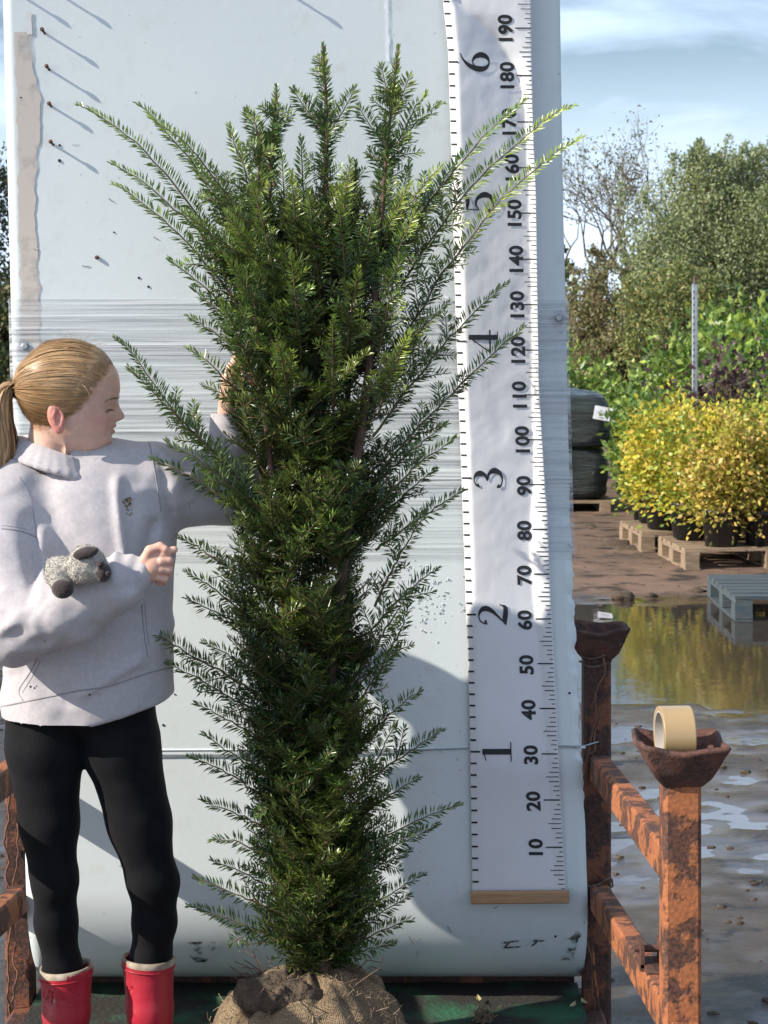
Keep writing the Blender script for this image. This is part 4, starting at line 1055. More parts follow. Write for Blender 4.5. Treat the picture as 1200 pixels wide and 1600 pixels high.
# small litter of mud lumps over the near wet ground, too many to count
mb = MB(); r_ = np.random.default_rng(12)
bmx = bmesh.new(); bmesh.ops.create_icosphere(bmx, subdivisions=1, radius=1.0)
IV = np.array([v.co[:] for v in bmx.verts]); IF = [[v.index for v in f.verts] for f in bmx.faces]; bmx.free()
for k in range(850):
    y = r_.uniform(4.4, 15.5); x = r_.uniform(0.02*y+0.3, 0.23*y) if k % 4 else r_.uniform(-0.26*y, -0.15*y)
    if vnoise(np.array([[x*1.7, y*1.3, 0.0]]), 8)[0] < -.05 and k % 3: continue
    s = r_.uniform(0.004, 0.013)*(1.6 if r_.random() < .1 else 1)
    z = float(ground_h(np.array([x]), np.array([y]))[0])
    mb.add(IV*np.array([s*1.3, s, s*.5])*(1+0.4*r_.uniform(-1, 1, (len(IV), 1))) + np.array([x, y, max(z, -0.004)]), IF)
tag(mb.build('mud_lumps', M['soil'], None, smooth=True), 'scattered small mud lumps and crumbs over the wet ground', 'mud lumps', kind='stuff')

# ---- trees
M['tree_leaf'] = leaf_mat('willow_leaves', (1, 1, 1), (0.8, 0.82, 0.75), rough=0.5, trans=0.3, scale=0.6)
def crown(seed, clumps, n, L, W, cols, up=0.6, shell=0.45):
    """leaves in tufts spread through clump volumes"""
    r_ = np.random.default_rng(seed); pos = []
    vol = np.array([c[3]*c[4]*c[5] for c in clumps])**0.8; cnt = (n*vol/vol.sum()).astype(int)
    for (cx_, cy_, cz, rx, ry, rz), m in zip(clumps, cnt):
        nt_ = max(8, m//34); d = r_.normal(0, 1, (nt_, 3)); d /= np.linalg.norm(d, axis=1, keepdims=True)
        rad = r_.uniform(shell, 1.0, (nt_, 1))**0.7*(1+0.22*fbm(d*2.2+seed, 3, seed)[:, None])
        t = d*rad*np.array([rx, ry, rz]) + np.array([cx_, cy_, cz])
        q = t[r_.integers(0, nt_, m)]
        ax_ = r_.normal(0, 1, (m, 3))*np.array([.16, .16, .26])*(0.6+0.05*rx)
        pos.append(q+ax_)
    pos = np.concatenate(pos)
    tone = np.array(cols)[r_.integers(0, len(cols), len(pos))]*r_.uniform(.7, 1.2, (len(pos), 1))
    return leaves(pos, L, W, tone, up, r_)
def limbs(base, tips, r0, seed, k=6):
    r_ = np.random.default_rng(seed); mb = MB()
    for t in tips:
        b0 = np.array(base)+r_.normal(0, 0.12, 3)*np.array([1, 1, 0]); t = np.array(t)
        mid = (b0+t)/2+r_.normal(0, .25, 3); mid[2] += 0.1*(t[2]-b0[2])
        c = catmull([b0, mid, t], 10); mb.tube(c, np.linspace(r0, r0*.2, 10), k)
    return mb
Willow = [(0.28, 0.33, 0.14), (0.34, 0.37, 0.21), (0.19, 0.235, 0.09), (0.41, 0.43, 0.28), (0.23, 0.285, 0.10)]
Dark = [(0.08, 0.11, 0.045), (0.055, 0.08, 0.03), (0.13, 0.15, 0.06), (0.14, 0.12, 0.05)]
Autumn = [(0.27, 0.29, 0.10), (0.22, 0.28, 0.09), (0.34, 0.28, 0.10), (0.18, 0.24, 0.09)]
def willow(x, y, h, w, label, seed, cols=Willow, n=85000, L=0.08, W=0.034, cat='tree', name='willow_tree', spikes=44, group=None):
    root = tag(empty(name, (x, y, 0)), label, cat, group); r_ = np.random.default_rng(seed)
    cl = []
    for i in range(15):
        a = r_.uniform(0, 6.28); q = math.sqrt(r_.random())*w*.72; z = h*r_.uniform(0.22, 0.80)*(1-0.28*(q/w)**2)
        rr_ = w*r_.uniform(.26, .42); cl.append((x+q*math.cos(a), y+q*math.sin(a)*.8, z, rr_, rr_, rr_*1.15))
    V, F, C = crown(seed, cl, n, L, W, cols)
    # upright leading shoots along the top
    P2 = []
    sm = limbs((x, y, 0), [(c[0], c[1], c[2]) for c in cl], 0.09, seed+1)
    for i in range(spikes):
        a = r_.uniform(0, 6.28); q = r_.uniform(0, .95)*w; bx, by = x+q*math.cos(a), y+q*math.sin(a)*.8; bz = h*(0.80-0.24*(q/w)**2); tz_ = bz+h*r_.uniform(.10, .24)
        c = catmull([(bx, by, bz-.4), (bx+r_.normal(0, .08), by, (bz+tz_)/2), (bx+r_.normal(0, .2), by+r_.normal(0, .2), tz_)], 8)
        sm.tube(c, np.linspace(.009, .003, 8), 4); t = r_.uniform(0, 1, 260)**.8
        P2.append(np.stack([np.interp(t*7, np.arange(8), c[:, k]) for k in range(3)], 1)+r_.normal(0, 1, (260, 3))*(0.16*(1.15-t))[:, None])
    if P2:
        P2 = np.concatenate(P2); V2, F2, C2 = leaves(P2, L, W, np.array(cols)[r_.integers(0, len(cols), len(P2))]*r_.uniform(.8, 1.2, (len(P2), 1)), 0.8, r_)
        F2 = F2+len(V); V = np.concatenate([V, V2]); F = np.concatenate([F, F2]); C = np.concatenate([C, C2])
    sm.build('trunk', M['bark'], root, smooth=True)
    o = link('crown', mesh_np('crown', V, F, C, smooth=False), M['tree_leaf'], root); o['kind'] = 'stuff'
    return root
willow(6.3, 37, 5.2, 2.0, 'grey green willow in the middle of the trees with ragged upright shoots', 1)
willow(8.0, 38, 5.6, 1.9, 'tallest grey green willow at the right edge beyond the nursery rows', 2, n=95000)
willow(10.6, 39, 5.8, 2.1, 'grey green willow partly outside the right edge', 3, n=26000)
willow(5.0, 33, 2.9, 1.0, 'lower olive bush with yellowing leaves right of the panel under the bare tree', 4, Autumn, 15000, name='autumn_bush', cat='bush', spikes=6)
willow(3.95, 34, 3.0, .7, 'reddish brown leaved bush against the edge of the panel', 5, [(0.26, 0.19, 0.11), (0.24, 0.22, 0.10), (0.22, 0.25, 0.11)], 9000, name='autumn_bush', cat='bush', spikes=6)
willow(6.4, 30, 2.3, 1.5, 'dark undergrowth bush between the willow and the laurels', 6, Dark, 14000, L=.11, W=.06, name='dark_bush', cat='bush', spikes=0)
willow(4.9, 28, 1.9, 1.2, 'dark bush behind the laurels right of the panel', 7, Dark, 11000, L=.10, W=.06, name='dark_bush', cat='bush', spikes=0)
willow(8.4, 31, 2.6, 1.6, 'dark hedge bush at the right edge under the tallest willow', 8, Dark, 14000, L=.11, W=.06, name='dark_bush', cat='bush', spikes=0)
willow(-5.9, 25, 4.6, 1.25, 'dark green bushy tree at the left edge behind the panel', 9, [(0.06, 0.075, 0.03), (0.09, 0.10, 0.05), (0.04, 0.055, 0.025)], 22000, name='dark_tree', spikes=10)
willow(-4.6, 22, 2.6, 1.0, 'dark bush low behind the ponytailed girl at the left edge', 10, Dark, 10000, L=.1, W=.06, name='dark_bush', cat='bush', spikes=0)
willow(0.6, 40, 4.2, 2.4, 'broad willow hidden mostly behind the white panel', 11, n=15000, L=.12, W=.05)
willow(-2.4, 36, 4.0, 2.2, 'willow behind the left half of the white panel', 12, n=14000, L=.12, W=.05)
# airy half-bare tree
def airy(x, y, h, label, seed):
    root = tag(empty('bare_tree', (x, y, 0)), label, 'tree'); r_ = np.random.default_rng(seed); mb = MB(); tips = []
    def grow(p, d, L, r, lev):
        q = p+d*L; mid = (p+q)/2+r_.normal(0, .05*L, 3)
        mb.tube([p, mid, q], [r, r*.85, r*.68], 5 if lev < 3 else 3, cap=False)
        if lev >= 6: tips.append(q); return
        for i in range(3 if lev in (1, 3) else 2):
            nd = d+r_.normal(0, .42, 3)*np.array([1, 1, .6]); nd[2] += .12; nd /= np.linalg.norm(nd)
            grow(q, nd, L*r_.uniform(.66, .86), r*.62, lev+1)
        if lev >= 3: tips.append(q)
    for a in (-.28, -.08, .12, .3):
        d = np.array([a, r_.normal(0, .15), 1.0]); d /= np.linalg.norm(d)
        grow(np.array([x+a*.8, y, 0.0]), d, h*.27, .09, 0)
    tips = np.array(tips); n = 3; q = np.repeat(tips, n, axis=0)+r_.normal(0, .13, (len(tips)*n, 3))
    tone = np.array([(0.15, 0.15, 0.07), (0.2, 0.18, 0.09), (0.11, 0.12, 0.05)])[r_.integers(0, 3, len(q))]
    V, F, C = leaves(q, 0.10, 0.05, tone, 0.2, r_)
    mb.build('branches', mat('grey_bark', (0.17, 0.14, 0.11), (0.1, 0.085, 0.07), rough=.9, scale=10), root, smooth=True)
    o = link('crown', mesh_np('crown', V, F, C, smooth=False), M['tree_leaf'], root); o['kind'] = 'stuff'
airy(5.5, 48, 6.5, 'thin half bare tree with open branches against the sky beside the panel', 3)
# far hedge line closing the view
V_, F_, C_ = crown(77, [(x_, 62+3*math.sin(x_), 1.6, 3.2, 1.5, 2.0) for x_ in np.arange(-36, 40, 4.0)], 42000, .3, .16, Dark+Willow[:2])
o = link('far_hedge', mesh_np('far_hedge', V_, F_, C_, smooth=False), M['tree_leaf']); tag(o, 'dark far hedge line closing off the nursery field behind the trees', 'hedge', kind='stuff')
# ============================================================ YEW TREE
YT = 3.85
yew = tag(empty('yew_tree', (P(480, 1690, YT).x, YT, DECK)), 'tall dark green yew tree with hessian wrapped root ball standing before the panel', 'tree')
def PT(px, py, dy=0.0):
    """photo pixel at the tree, dy metres towards (-) or away from (+) the camera"""
    return np.array(P(px, py, YT + dy))
stems = {
 'mid':  [(492, 1535, 0), (490, 1380, 0), (478, 1150, .0), (478, 900, .0), (488, 640, .0), (506, 380, .0), (510, 200, .0), (505, 72, .0)],
 'right': [(505, 1535, -.01), (508, 1300, -.02), (510, 1120, -.01), (525, 980, -.02), (547, 790, -.02), (567, 650, -.03), (581, 530, -.045), (592, 400, -.03), (603, 250, -.0), (622, 75, .01)],
 'left': [(484, 1535, .01), (458, 1330, .03), (430, 1050, .04), (412, 760, .05), (408, 520, .02), (420, 330, 0), (432, 138, 0)],
 'front': [(490, 1535, -.0), (480, 1350, -.01), (455, 1120, -.02), (440, 900, -.02), (420, 700, -.02), (400, 500, -.03), (402, 330, -.04), (408, 205, -.05)],
 'back': [(498, 1535, .02), (520, 1300, .08), (540, 1000, .1), (540, 760, .1), (545, 560, .08), (548, 420, .06), (556, 255, .05)],
}
stem_c = {k: catmull([PT(*p) for p in v], 80) for k, v in stems.items()}
tr = MB()
for k, c in stem_c.items():
    tr.tube(c, np.interp(np.linspace(0, 1, 80), [0, .05, .5, .8, 1], {'right': [.017, .013, .0095, .005, .002], 'mid': [.02, .015, .008, .005, .002]}.get(k, [.014, .011, .007, .004, .0018])), 8)
tr.build('trunk', M['bark'], yew, smooth=True)
# needle writer
NP, ND, NS, NL, NT = [], [], [], [], []
twigs = MB()
r_ = np.random.default_rng(21)
def axis_line(c, length, r0, bark=True): twigs.tube(c, np.linspace(r0, 0.0008, len(c)), 4, cap=False)
def put_needles(c, flat_up, spacing=0.0040, L0=0.028, radial=False, tone=1.0, start=0.0, young=0.0):
    """c: polyline; two ranks in the plane spanned by tangent and cross(tangent, flat_up); radial = all round"""
    seg = np.linalg.norm(np.diff(c, axis=0), axis=1); s = np.concatenate([[0], np.cumsum(seg)]); T = s[-1]
    n = max(3, int(T*(1-start)/spacing)); t = np.linspace(T*start, T, n)
    p = np.stack([np.interp(t, s, c[:, k]) for k in range(3)], 1)
    tg = np.gradient(p, axis=0); tg /= np.linalg.norm(tg, axis=1, keepdims=True)+1e-9
    u = np.array(flat_up, float); side = np.cross(tg, u); side /= np.linalg.norm(side, axis=1, keepdims=True)+1e-9
    nrm = np.cross(side, tg)
    f = (t/T)
    prof = np.minimum(1.0, 0.45+2.0*(1-f))*np.minimum(1.0, 0.6+f*3)
    for sg in (-1, 1):
        m = r_.random(n) < 0.94
        if radial: a = r_.uniform(0, 6.28, n); sd = side*np.cos(a)[:, None]+nrm*np.sin(a)[:, None]; ang = R(50)
        else: sd = side*sg + nrm*r_.normal(0.28, 0.3, n)[:, None]; ang = R(60)
        sd = sd/np.linalg.norm(sd, axis=1, keepdims=True)
        aa = (ang - R(35)*np.clip((f-.8)/.2, 0, 1))[:, None] + r_.normal(0, R(9), (n, 1))
        d = tg*np.cos(aa)+sd*np.sin(aa)+np.array([0, 0, 0.10]); d /= np.linalg.norm(d, axis=1, keepdims=True)
        w = np.cross(d, nrm+r_.normal(0, .35, (n, 3))); w /= np.linalg.norm(w, axis=1, keepdims=True)
        L = L0*prof*r_.uniform(.8, 1.12, n)
        ty = np.clip((f-0.25)/0.6, 0, 1)*young
        col = np.stack([1+1.7*ty, 1+1.35*ty, 1+.45*ty], 1)*(tone*r_.uniform(.82, 1.2, (n, 1)))
        NP.append(p[m]); ND.append(d[m]); NS.append(w[m]); NL.append(L[m]); NT.append(col[m])
def bez(a, c, b, n=14):
    t = np.linspace(0, 1, n)[:, None]; return a*(1-t)**2+2*c*t*(1-t)+b*t*t
def spray(c, up, twl, n_tw, start=0.25, young=0.3, spacing=.0041, end=.93, r0=.0028, radial=False, tone=1.0):
    """a leafy shoot with alternating side twigs"""
    axis_line(c, 0, r0); put_needles(c, up, spacing, radial=radial, young=young, start=max(0.05, start*.5), tone=tone)
    s = np.concatenate([[0], np.cumsum(np.linalg.norm(np.diff(c, axis=0), axis=1))])
    for i in range(n_tw):
        f = start+(end-start)*(i+r_.uniform(-.3, .3))/max(1, n_tw); f = min(max(f, .05), .97)
        p = np.array([np.interp(f*s[-1], s, c[:, k]) for k in range(3)]); p2 = np.array([np.interp(min(1, f+.05)*s[-1], s, c[:, k]) for k in range(3)])
        tg = p2-p; tg /= np.linalg.norm(tg)+1e-9; u = np.array(up, float); sd = np.cross(tg, u); sd /= np.linalg.norm(sd)+1e-9
        sd = sd*(1 if i % 2 else -1)+u*r_.normal(.1, .3); sd /= np.linalg.norm(sd)
        a = R(r_.uniform(35, 58)); L = twl*r_.uniform(.35, 1.5)*(1.1-.75*f)
        d = tg*math.cos(a)+sd*math.sin(a); q = p+d*L+np.array([0, 0, .06*L]); mid = (p+q)/2+tg*L*.05
        tc_ = bez(p, mid, q, 6); axis_line(tc_, 0, .0014); put_needles(tc_, u+r_.normal(0, .25, 3), spacing, young=young*r_.uniform(.3, 1.3), L0=.025, tone=tone)
# 1. the long shoots that make the outline (tips read from the photograph)
tips = [(125,163,.0,-1),(206,162,.04,-1),(232,178,-.05,-1),(176,256,-.03,-1),(180,288,.02,-1),(352,198,.03,-1),(385,170,-.03,-1),(265,405,.03,-1),(285,330,-.06,-1),(176,535,-.02,-1),(200,575,-.06,-1),(292,543,.02,-1),(256,682,-.08,-1),(240,718,-.03,-1),(276,838,-.04,-1),(290,892,-.09,-1),(292,936,.0,-1),(222,974,-.05,-1),(258,1032,-.02,-1),(268,720,.06,-1),(310,1095,.02,-1),(318,1150,-.05,-1),(300,1176,-.03,-1),(316,1250,.02,-1),(330,1300,-.06,-1),(305,1372,-.04,-1),(295,1416,.0,-1),(330,1345,.05,-1),(300,450,-.05,-1),(295,495,.04,-1),(322,1010,-.07,-1),(318,600,.05,-1),
        (668,148,.02,1),(691,160,.03,1),(824,156,.05,1),(897,169,.06,1),(908,213,.03,1),(690,258,-.04,1),(640,290,-.05,1),(793,443,.05,1),(819,510,.03,1),(696,477,-.03,1),(686,545,.06,1),(664,505,.0,1),(697,667,.02,1),(712,686,-.04,1),(680,735,.05,1),(719,770,.03,1),(665,800,-.05,1),(683,890,.02,1),(640,925,-.03,1),(645,945,.04,1),(624,1010,.0,1),(656,1081,.02,1),(620,1130,-.05,1),(694,1140,.04,1),(658,1215,.0,1),(650,1300,-.04,1),(719,1254,.03,1),(684,1290,.05,1),(662,1370,-.02,1),(640,1400,.04,1),(642,1438,.0,1),(614,1474,.03,1),(600,1400,-.08,1),(640,1330,.06,1)]
for (tx, ty, dy, sg) in tips:
    top = ty < 330
    bx = 490 + (95 if sg > 0 else -60)*(1 if ty < 1250 else .3) - (40*sg if ty > 1000 else 0)
    dx = abs(tx-bx); steep = 1.0 if top else (0.85 if ty < 700 else (0.62 if ty < 1150 else 0.5))
    if abs(tx-bx) < 90: steep = 1.6
    by = ty+dx*steep*r_.uniform(.72, 1.3)+(40 if top else 15); by = min(by, 1515)
    a = PT(bx, by, dy*.3); b_ = PT(tx, ty, dy)
    k = (0.72 if top else 0.62)+r_.normal(0, .07)
    c = PT(bx+(tx-bx)*.5, by+(ty-by)*k, dy*.7)
    cu = bez(a, c, b_, 22); cu += .010*np.linspace(0, 1, 22)[:, None]*fbm(np.stack([np.linspace(0, 3.2, 22), np.full(22, tx*.37), np.full(22, ty*.21)], 1), 3, 3)[:, None]*r_.normal(0, 1.2, 3) + r_.normal(0, .0012, cu.shape)
    L = np.linalg.norm(b_-a)
    yg = 1.35 if ty < 420 else (.7 if ty < 700 else .3)
    spray(cu, np.array([0.1*sg, -.75, .65]), .055 if top else .062, int(L*(19 if top else 17)), .15, young=yg, end=.52 if top else .66)
# 2. leaders: needles all round plus short whorled side shoots near the tips
for k, (y0, y1) in (('mid', (420, 72)), ('right', (460, 75)), ('left', (480, 138)), ('front', (480, 205)), ('back', (470, 255))):
    c = stem_c[k]; m = c[:, 2] > CAMZ-(y0-HZ)/FPX*YT; cc = c[m]
    put_needles(cc, (0, -1, .2), .0036, radial=True, young=.9, L0=.026); put_needles(cc, (0, -1, .2), .0055, young=.9, L0=.027)
    for i in range(26):
        f = r_.uniform(.12, .93); p = cc[int(f*(len(cc)-1))]; a = r_.uniform(0, 6.28); L = r_.uniform(.035, .085)*(1.15-.75*f)
        d = np.array([math.cos(a)*1.0, math.sin(a)*.7, r_.uniform(.4, 1.0)]); d /= np.linalg.norm(d); q = p+d*L
        t2 = bez(p, (p+q)/2+np.array([d[0], d[1], -.2])*L*.12, q, 6); axis_line(t2, 0, .0012); put_needles(t2, (0, -.8, .5), .0036, young=.9, L0=.024)
for (a_, b_) in (((512, 210, 0), (458, 140, 0)), ((512, 208, -.01), (555, 138, 0)), ((605, 230, 0), (560, 166, 0)), ((612, 165, 0), (596, 104, 0)), ((612, 180, 0), (640, 118, 0)), ((425, 250, 0), (385, 172, -.02))):
    A, B = PT(*a_), PT(*b_); cu = bez(A, (A+B)/2+np.array([0, 0, -.012]), B, 8); axis_line(cu, 0, .0016); put_needles(cu, (0, -1, .3), .0028, young=.6)
# 3. the dense body: ascending branches from the stems all round, feathered with twigs
hw_y = [300, 400, 500, 600, 700, 800, 900, 1000, 1100, 1200, 1300, 1400, 1470, 1510]
hw = [70, 125, 145, 150, 145, 135, 125, 122, 112, 118, 125, 105, 55, 18]
cx_y = [300, 500, 700, 900, 1100, 1300, 1500]; cx_v = [480, 480, 490, 475, 480, 495, 490]
names = list(stem_c)
N = 540
for i in range(N):
    ty = 310+1190*((i+r_.random())/N)**.88
    az = i*2.399963+r_.normal(0, .3); half = np.interp(ty, hw_y, hw); rr_ = half*(r_.uniform(.55, .98))
    if r_.random() < .30: rr_ *= .55
    tx = np.interp(ty, cx_y, cx_v)+rr_*math.cos(az); dyy = rr_/779*math.sin(az)*1.0
    if ty > 420:
        if vnoise(np.array([[tx*.016+9, ty*.014, dyy*6]]), 15)[0] < -.27: continue
    rise = (0.75 if ty < 800 else .5)*rr_+25
    by = min(ty+rise, 1520); st = stem_c[names[r_.integers(0, 5)]]
    zb = CAMZ-(by-HZ)/FPX*YT; b0 = st[np.argmin(np.abs(st[:, 2]-zb))]
    b1 = PT(tx, ty, dyy)
    c = b0+(b1-b0)*.5; c[2] = b0[2]+(b1[2]-b0[2])*.32
    cu = bez(b0, c, b1, 12); L = np.linalg.norm(b1-b0)
    up = np.array([-.15*math.cos(az), -.35-.15*math.sin(az), .9])
    cl = vnoise(np.array([[tx*.013, ty*.011, dyy*9.0]]), 5)[0]  # clumps: young growth, with the look of sunlit sprays put into their tone
    yb = np.clip(.35+.9*cl, .05, 1.1)*(1.75 if ty < 620 else 1.0)
    spray(cu, up, .085, int(5+L*33), .24, young=yb, spacing=.0043, end=.97, tone=r_.uniform(.75, 1.1)*(.8+.35*max(0, cl)))
for (bx, by, tx, ty, dy) in ((430,470,352,330,-.1),(440,480,395,290,-.12),(470,470,455,270,-.1),(500,470,482,300,-.12),(520,460,548,250,-.06),(560,470,585,330,-.1),(590,480,650,330,-.08),(600,440,640,255,.03),(560,430,560,300,.08),(450,430,440,240,.05),(400,430,330,260,.06),(480,440,470,215,.02),(540,450,530,320,-.14),(420,520,350,400,-.16),(470,560,455,400,-.18),(540,560,560,420,-.16),(590,560,625,400,-.12),(400,600,345,470,-.16),(455,640,430,520,-.2),(520,640,520,500,-.2),(590,650,640,520,-.14),(400,450,300,250,.1),(600,450,720,240,.1),(580,460,610,270,.06),(410,440,375,225,.0)):
    a = PT(bx, by, dy*.4); b_ = PT(tx, ty, dy); cu = bez(a, (a+b_)/2+np.array([0, -.01, .02]), b_, 16)
    spray(cu, np.array([.1, -.8, .5]), .05, 7, .15, young=1.5, end=.7, radial=False)
NP, ND, NS, NL, NT = map(np.concatenate, (NP, ND, NS, NL, NT))
n = len(NP); W_ = 0.0036
NN = np.cross(NS, ND); L = NL[:, None]
sag = NN*L*.06
V = np.stack([NP, NP+ND*L*.5+NS*W_*.5-NN*.0004+sag, NP+ND*L, NP+ND*L*.5-NS*W_*.5-NN*.0004+sag], 1).reshape(-1, 3)
k = np.arange(n)*4
F = np.concatenate([np.stack([k, k+1, k+2], 1), np.stack([k, k+2, k+3], 1)])
print('needles', n)
o = link('needles', mesh_np('needles', V, F, np.repeat(NT, 4, axis=0), smooth=False), M['needle'], yew); o['kind'] = 'stuff'
o = twigs.build('twigs', M['twig'], yew, smooth=True); o['kind'] = 'stuff'

# ---- root ball in hessian
cb = P(480, 1700, YT); cb.z = DECK
def ball_f(X, Y, Z):
    d = sd_ell(X, Y, Z, (cb.x, cb.y, DECK+.10), (.190, .18, .135))
    d = smax(d, -(Z-DECK-.002), .02)
    p = np.stack([X.ravel(), Y.ravel(), Z.ravel()], 1)
    n1 = fbm(p*11, 3, 51).reshape(X.shape)
    a = np.arctan2(Y-cb.y, X-cb.x)
    fold = np.sin(a*9+6*n1+8*(Z-DECK))*0.5+np.sin(a*17+4*n1)*.25
    return d-0.020*n1-0.013*fold
V, Q = grid_eval(ball_f, (cb.x-.24, cb.y-.24, DECK-.01), (cb.x+.24, cb.y+.24, DECK+.27), .006)
V = relax(V, Q, 1)
mh, nt, b = nodes_of('hessian')
tc = nt.nodes.new('ShaderNodeTexCoord')
def wv(rot, sc):
    mp = nt.nodes.new('ShaderNodeMapping'); mp.inputs['Rotation'].default_value = rot; nt.links.new(tc.outputs['Object'], mp.inputs['Vector'])
    w = nt.nodes.new('ShaderNodeTexWave'); w.inputs['Scale'].default_value = sc; w.inputs['Distortion'].default_value = 6; w.inputs['Detail'].default_value = 3; w.inputs['Detail Scale'].default_value = 2
    nt.links.new(mp.outputs[0], w.inputs['Vector']); return w
w1, w2 = wv((0, 0, .4), 90), wv((0, 1.57, .3), 90)
mm = nt.nodes.new('ShaderNodeMath'); mm.operation = 'MAXIMUM'; nt.links.new(w1.outputs['Fac'], mm.inputs[0]); nt.links.new(w2.outputs['Fac'], mm.inputs[1])
nn = nt.nodes.new('ShaderNodeTexNoise'); nn.inputs['Scale'].default_value = 13; nn.inputs['Detail'].default_value = 6; nt.links.new(tc.outputs['Object'], nn.inputs['Vector'])
cr = nt.nodes.new('ShaderNodeValToRGB'); cr.color_ramp.elements[0].position = .3; cr.color_ramp.elements[0].color = (.13, .088, .052, 1); cr.color_ramp.elements[1].position = .7; cr.color_ramp.elements[1].color = (.36, .255, .15, 1)
nt.links.new(nn.outputs['Fac'], cr.inputs[0])
mu = nt.nodes.new('ShaderNodeMix'); mu.data_type = 'RGBA'; mu.blend_type = 'MULTIPLY'; mu.inputs['Factor'].default_value = .6
nt.links.new(cr.outputs[0], mu.inputs['A']); nt.links.new(mm.outputs[0], mu.inputs['B']); nt.links.new(mu.outputs['Result'], b.inputs['Base Color'])
b.inputs['Roughness'].default_value = .95
bp = nt.nodes.new('ShaderNodeBump'); bp.inputs['Strength'].default_value = .8; bp.inputs['Distance'].default_value = .003; nt.links.new(mm.outputs[0], bp.inputs['Height']); nt.links.new(bp.outputs[0], b.inputs['Normal'])
M['hessian'] = mh
rb = link('root_ball', mesh_np('root_ball', V, Q), mh, yew)
# soil heap and torn edge at the collar
def soil_f(X, Y, Z):
    d = sd_ell(X, Y, Z, (cb.x-.045, cb.y-.05, DECK+.205), (.095, .085, .036))
    p = np.stack([X.ravel(), Y.ravel(), Z.ravel()], 1)
    return d-0.022*fbm(p*28, 4, 71).reshape(X.shape)
V, Q = grid_eval(soil_f, (cb.x-.2, cb.y-.2, DECK+.12), (cb.x+.2, cb.y+.2, DECK+.3), .005)
o = link('soil', mesh_np('soil', V, Q), M['soil'], None); o.parent = rb; o.matrix_parent_inverse = parent_world(rb).inverted()
# loose fibres
fb = MB(); bv = BVHTree.FromPolygons([tuple(v) for v in V], [tuple(q) for q in Q])
for i in range(420):
    a = r_.uniform(0, 6.28); rr_ = r_.uniform(.06, .2); e = r_.uniform(.05, 1.3)
    c0 = np.array([cb.x+.2*math.cos(a)*math.cos(e), cb.y-abs(.19*math.sin(a))*math.cos(e), DECK+.10+.128*math.sin(e)])
    dd = r_.normal(0, 1, 3); dd /= np.linalg.norm(dd); L = r_.uniform(.008, .03)
    out = (c0-np.array([cb.x, cb.y, DECK+.1])); out /= np.linalg.norm(out)
    fb.tube([c0-out*.004, c0+dd*L*.5+out*.003, c0+dd*L+out*.002], .0007, 3, cap=False)
o = fb.build('fibres', mat('jute_fibre', (.36, .26, .16), (.25, .17, .1), rough=.9, scale=50), None, smooth=True); o.parent = rb; o.matrix_parent_inverse = parent_world(rb).inverted(); o['kind'] = 'stuff'
tw = MB()
for pts in ([(385, 1560), (430, 1548), (470, 1556), (505, 1578), (530, 1610)], [(478, 1530), (490, 1560), (488, 1600)], [(545, 1530), (548, 1560), (552, 1600)], [(400, 1545), (450, 1570), (500, 1590)]):
    q = [P(x, y, YT-.15) for x, y in pts]
    w = []
    for v in catmull([list(z_) for z_ in q], 16):
        o_ = np.array([cb.x, cb.y, DECK+.10]); d_ = v-o_; kk = math.sqrt((d_[0]/.196)**2+(d_[1]/.19)**2+(d_[2]/.125)**2); w.append(o_+d_/kk*1.035)
    tw.tube(w, .003, 6)
o = tw.build('twine', mat('twine', (.4, .29, .18), (.28, .19, .12), rough=.9, scale=120), None, smooth=True); o.parent = rb; o.matrix_parent_inverse = parent_world(rb).inverted()
# bare rootlets and straws at the collar
rt = MB()
for i in range(26):
    a = r_.uniform(0, 6.28); p0 = np.array([cb.x+.1*math.cos(a), cb.y-.05+.08*math.sin(a), DECK+.225]); d = np.array([math.cos(a), math.sin(a), r_.uniform(.2, 1.2)]); L = r_.uniform(.02, .07)
    rt.tube([p0, p0+d*L*.6+r_.normal(0, .006, 3), p0+d*L+r_.normal(0, .012, 3)-np.array([0, 0, .01])], .001, 4, cap=False)
o = rt.build('rootlets', M['bark'], None); o.parent = rb; o.matrix_parent_inverse = parent_world(rb).inverted(); o['kind'] = 'stuff'
# ============================================================ PERSON
YG = 3.85; KS = .963; KG = YG/FPX                     # metres per photo pixel at the girl
def G(px, py, dy=0.0): return np.array(P(px, py, YG + dy))
girl = tag(empty('person', (G(150, 1690)[0], YG, DECK)), 'ponytailed girl in a lilac grey hoodie, black leggings and red boots holding the tree', 'person')

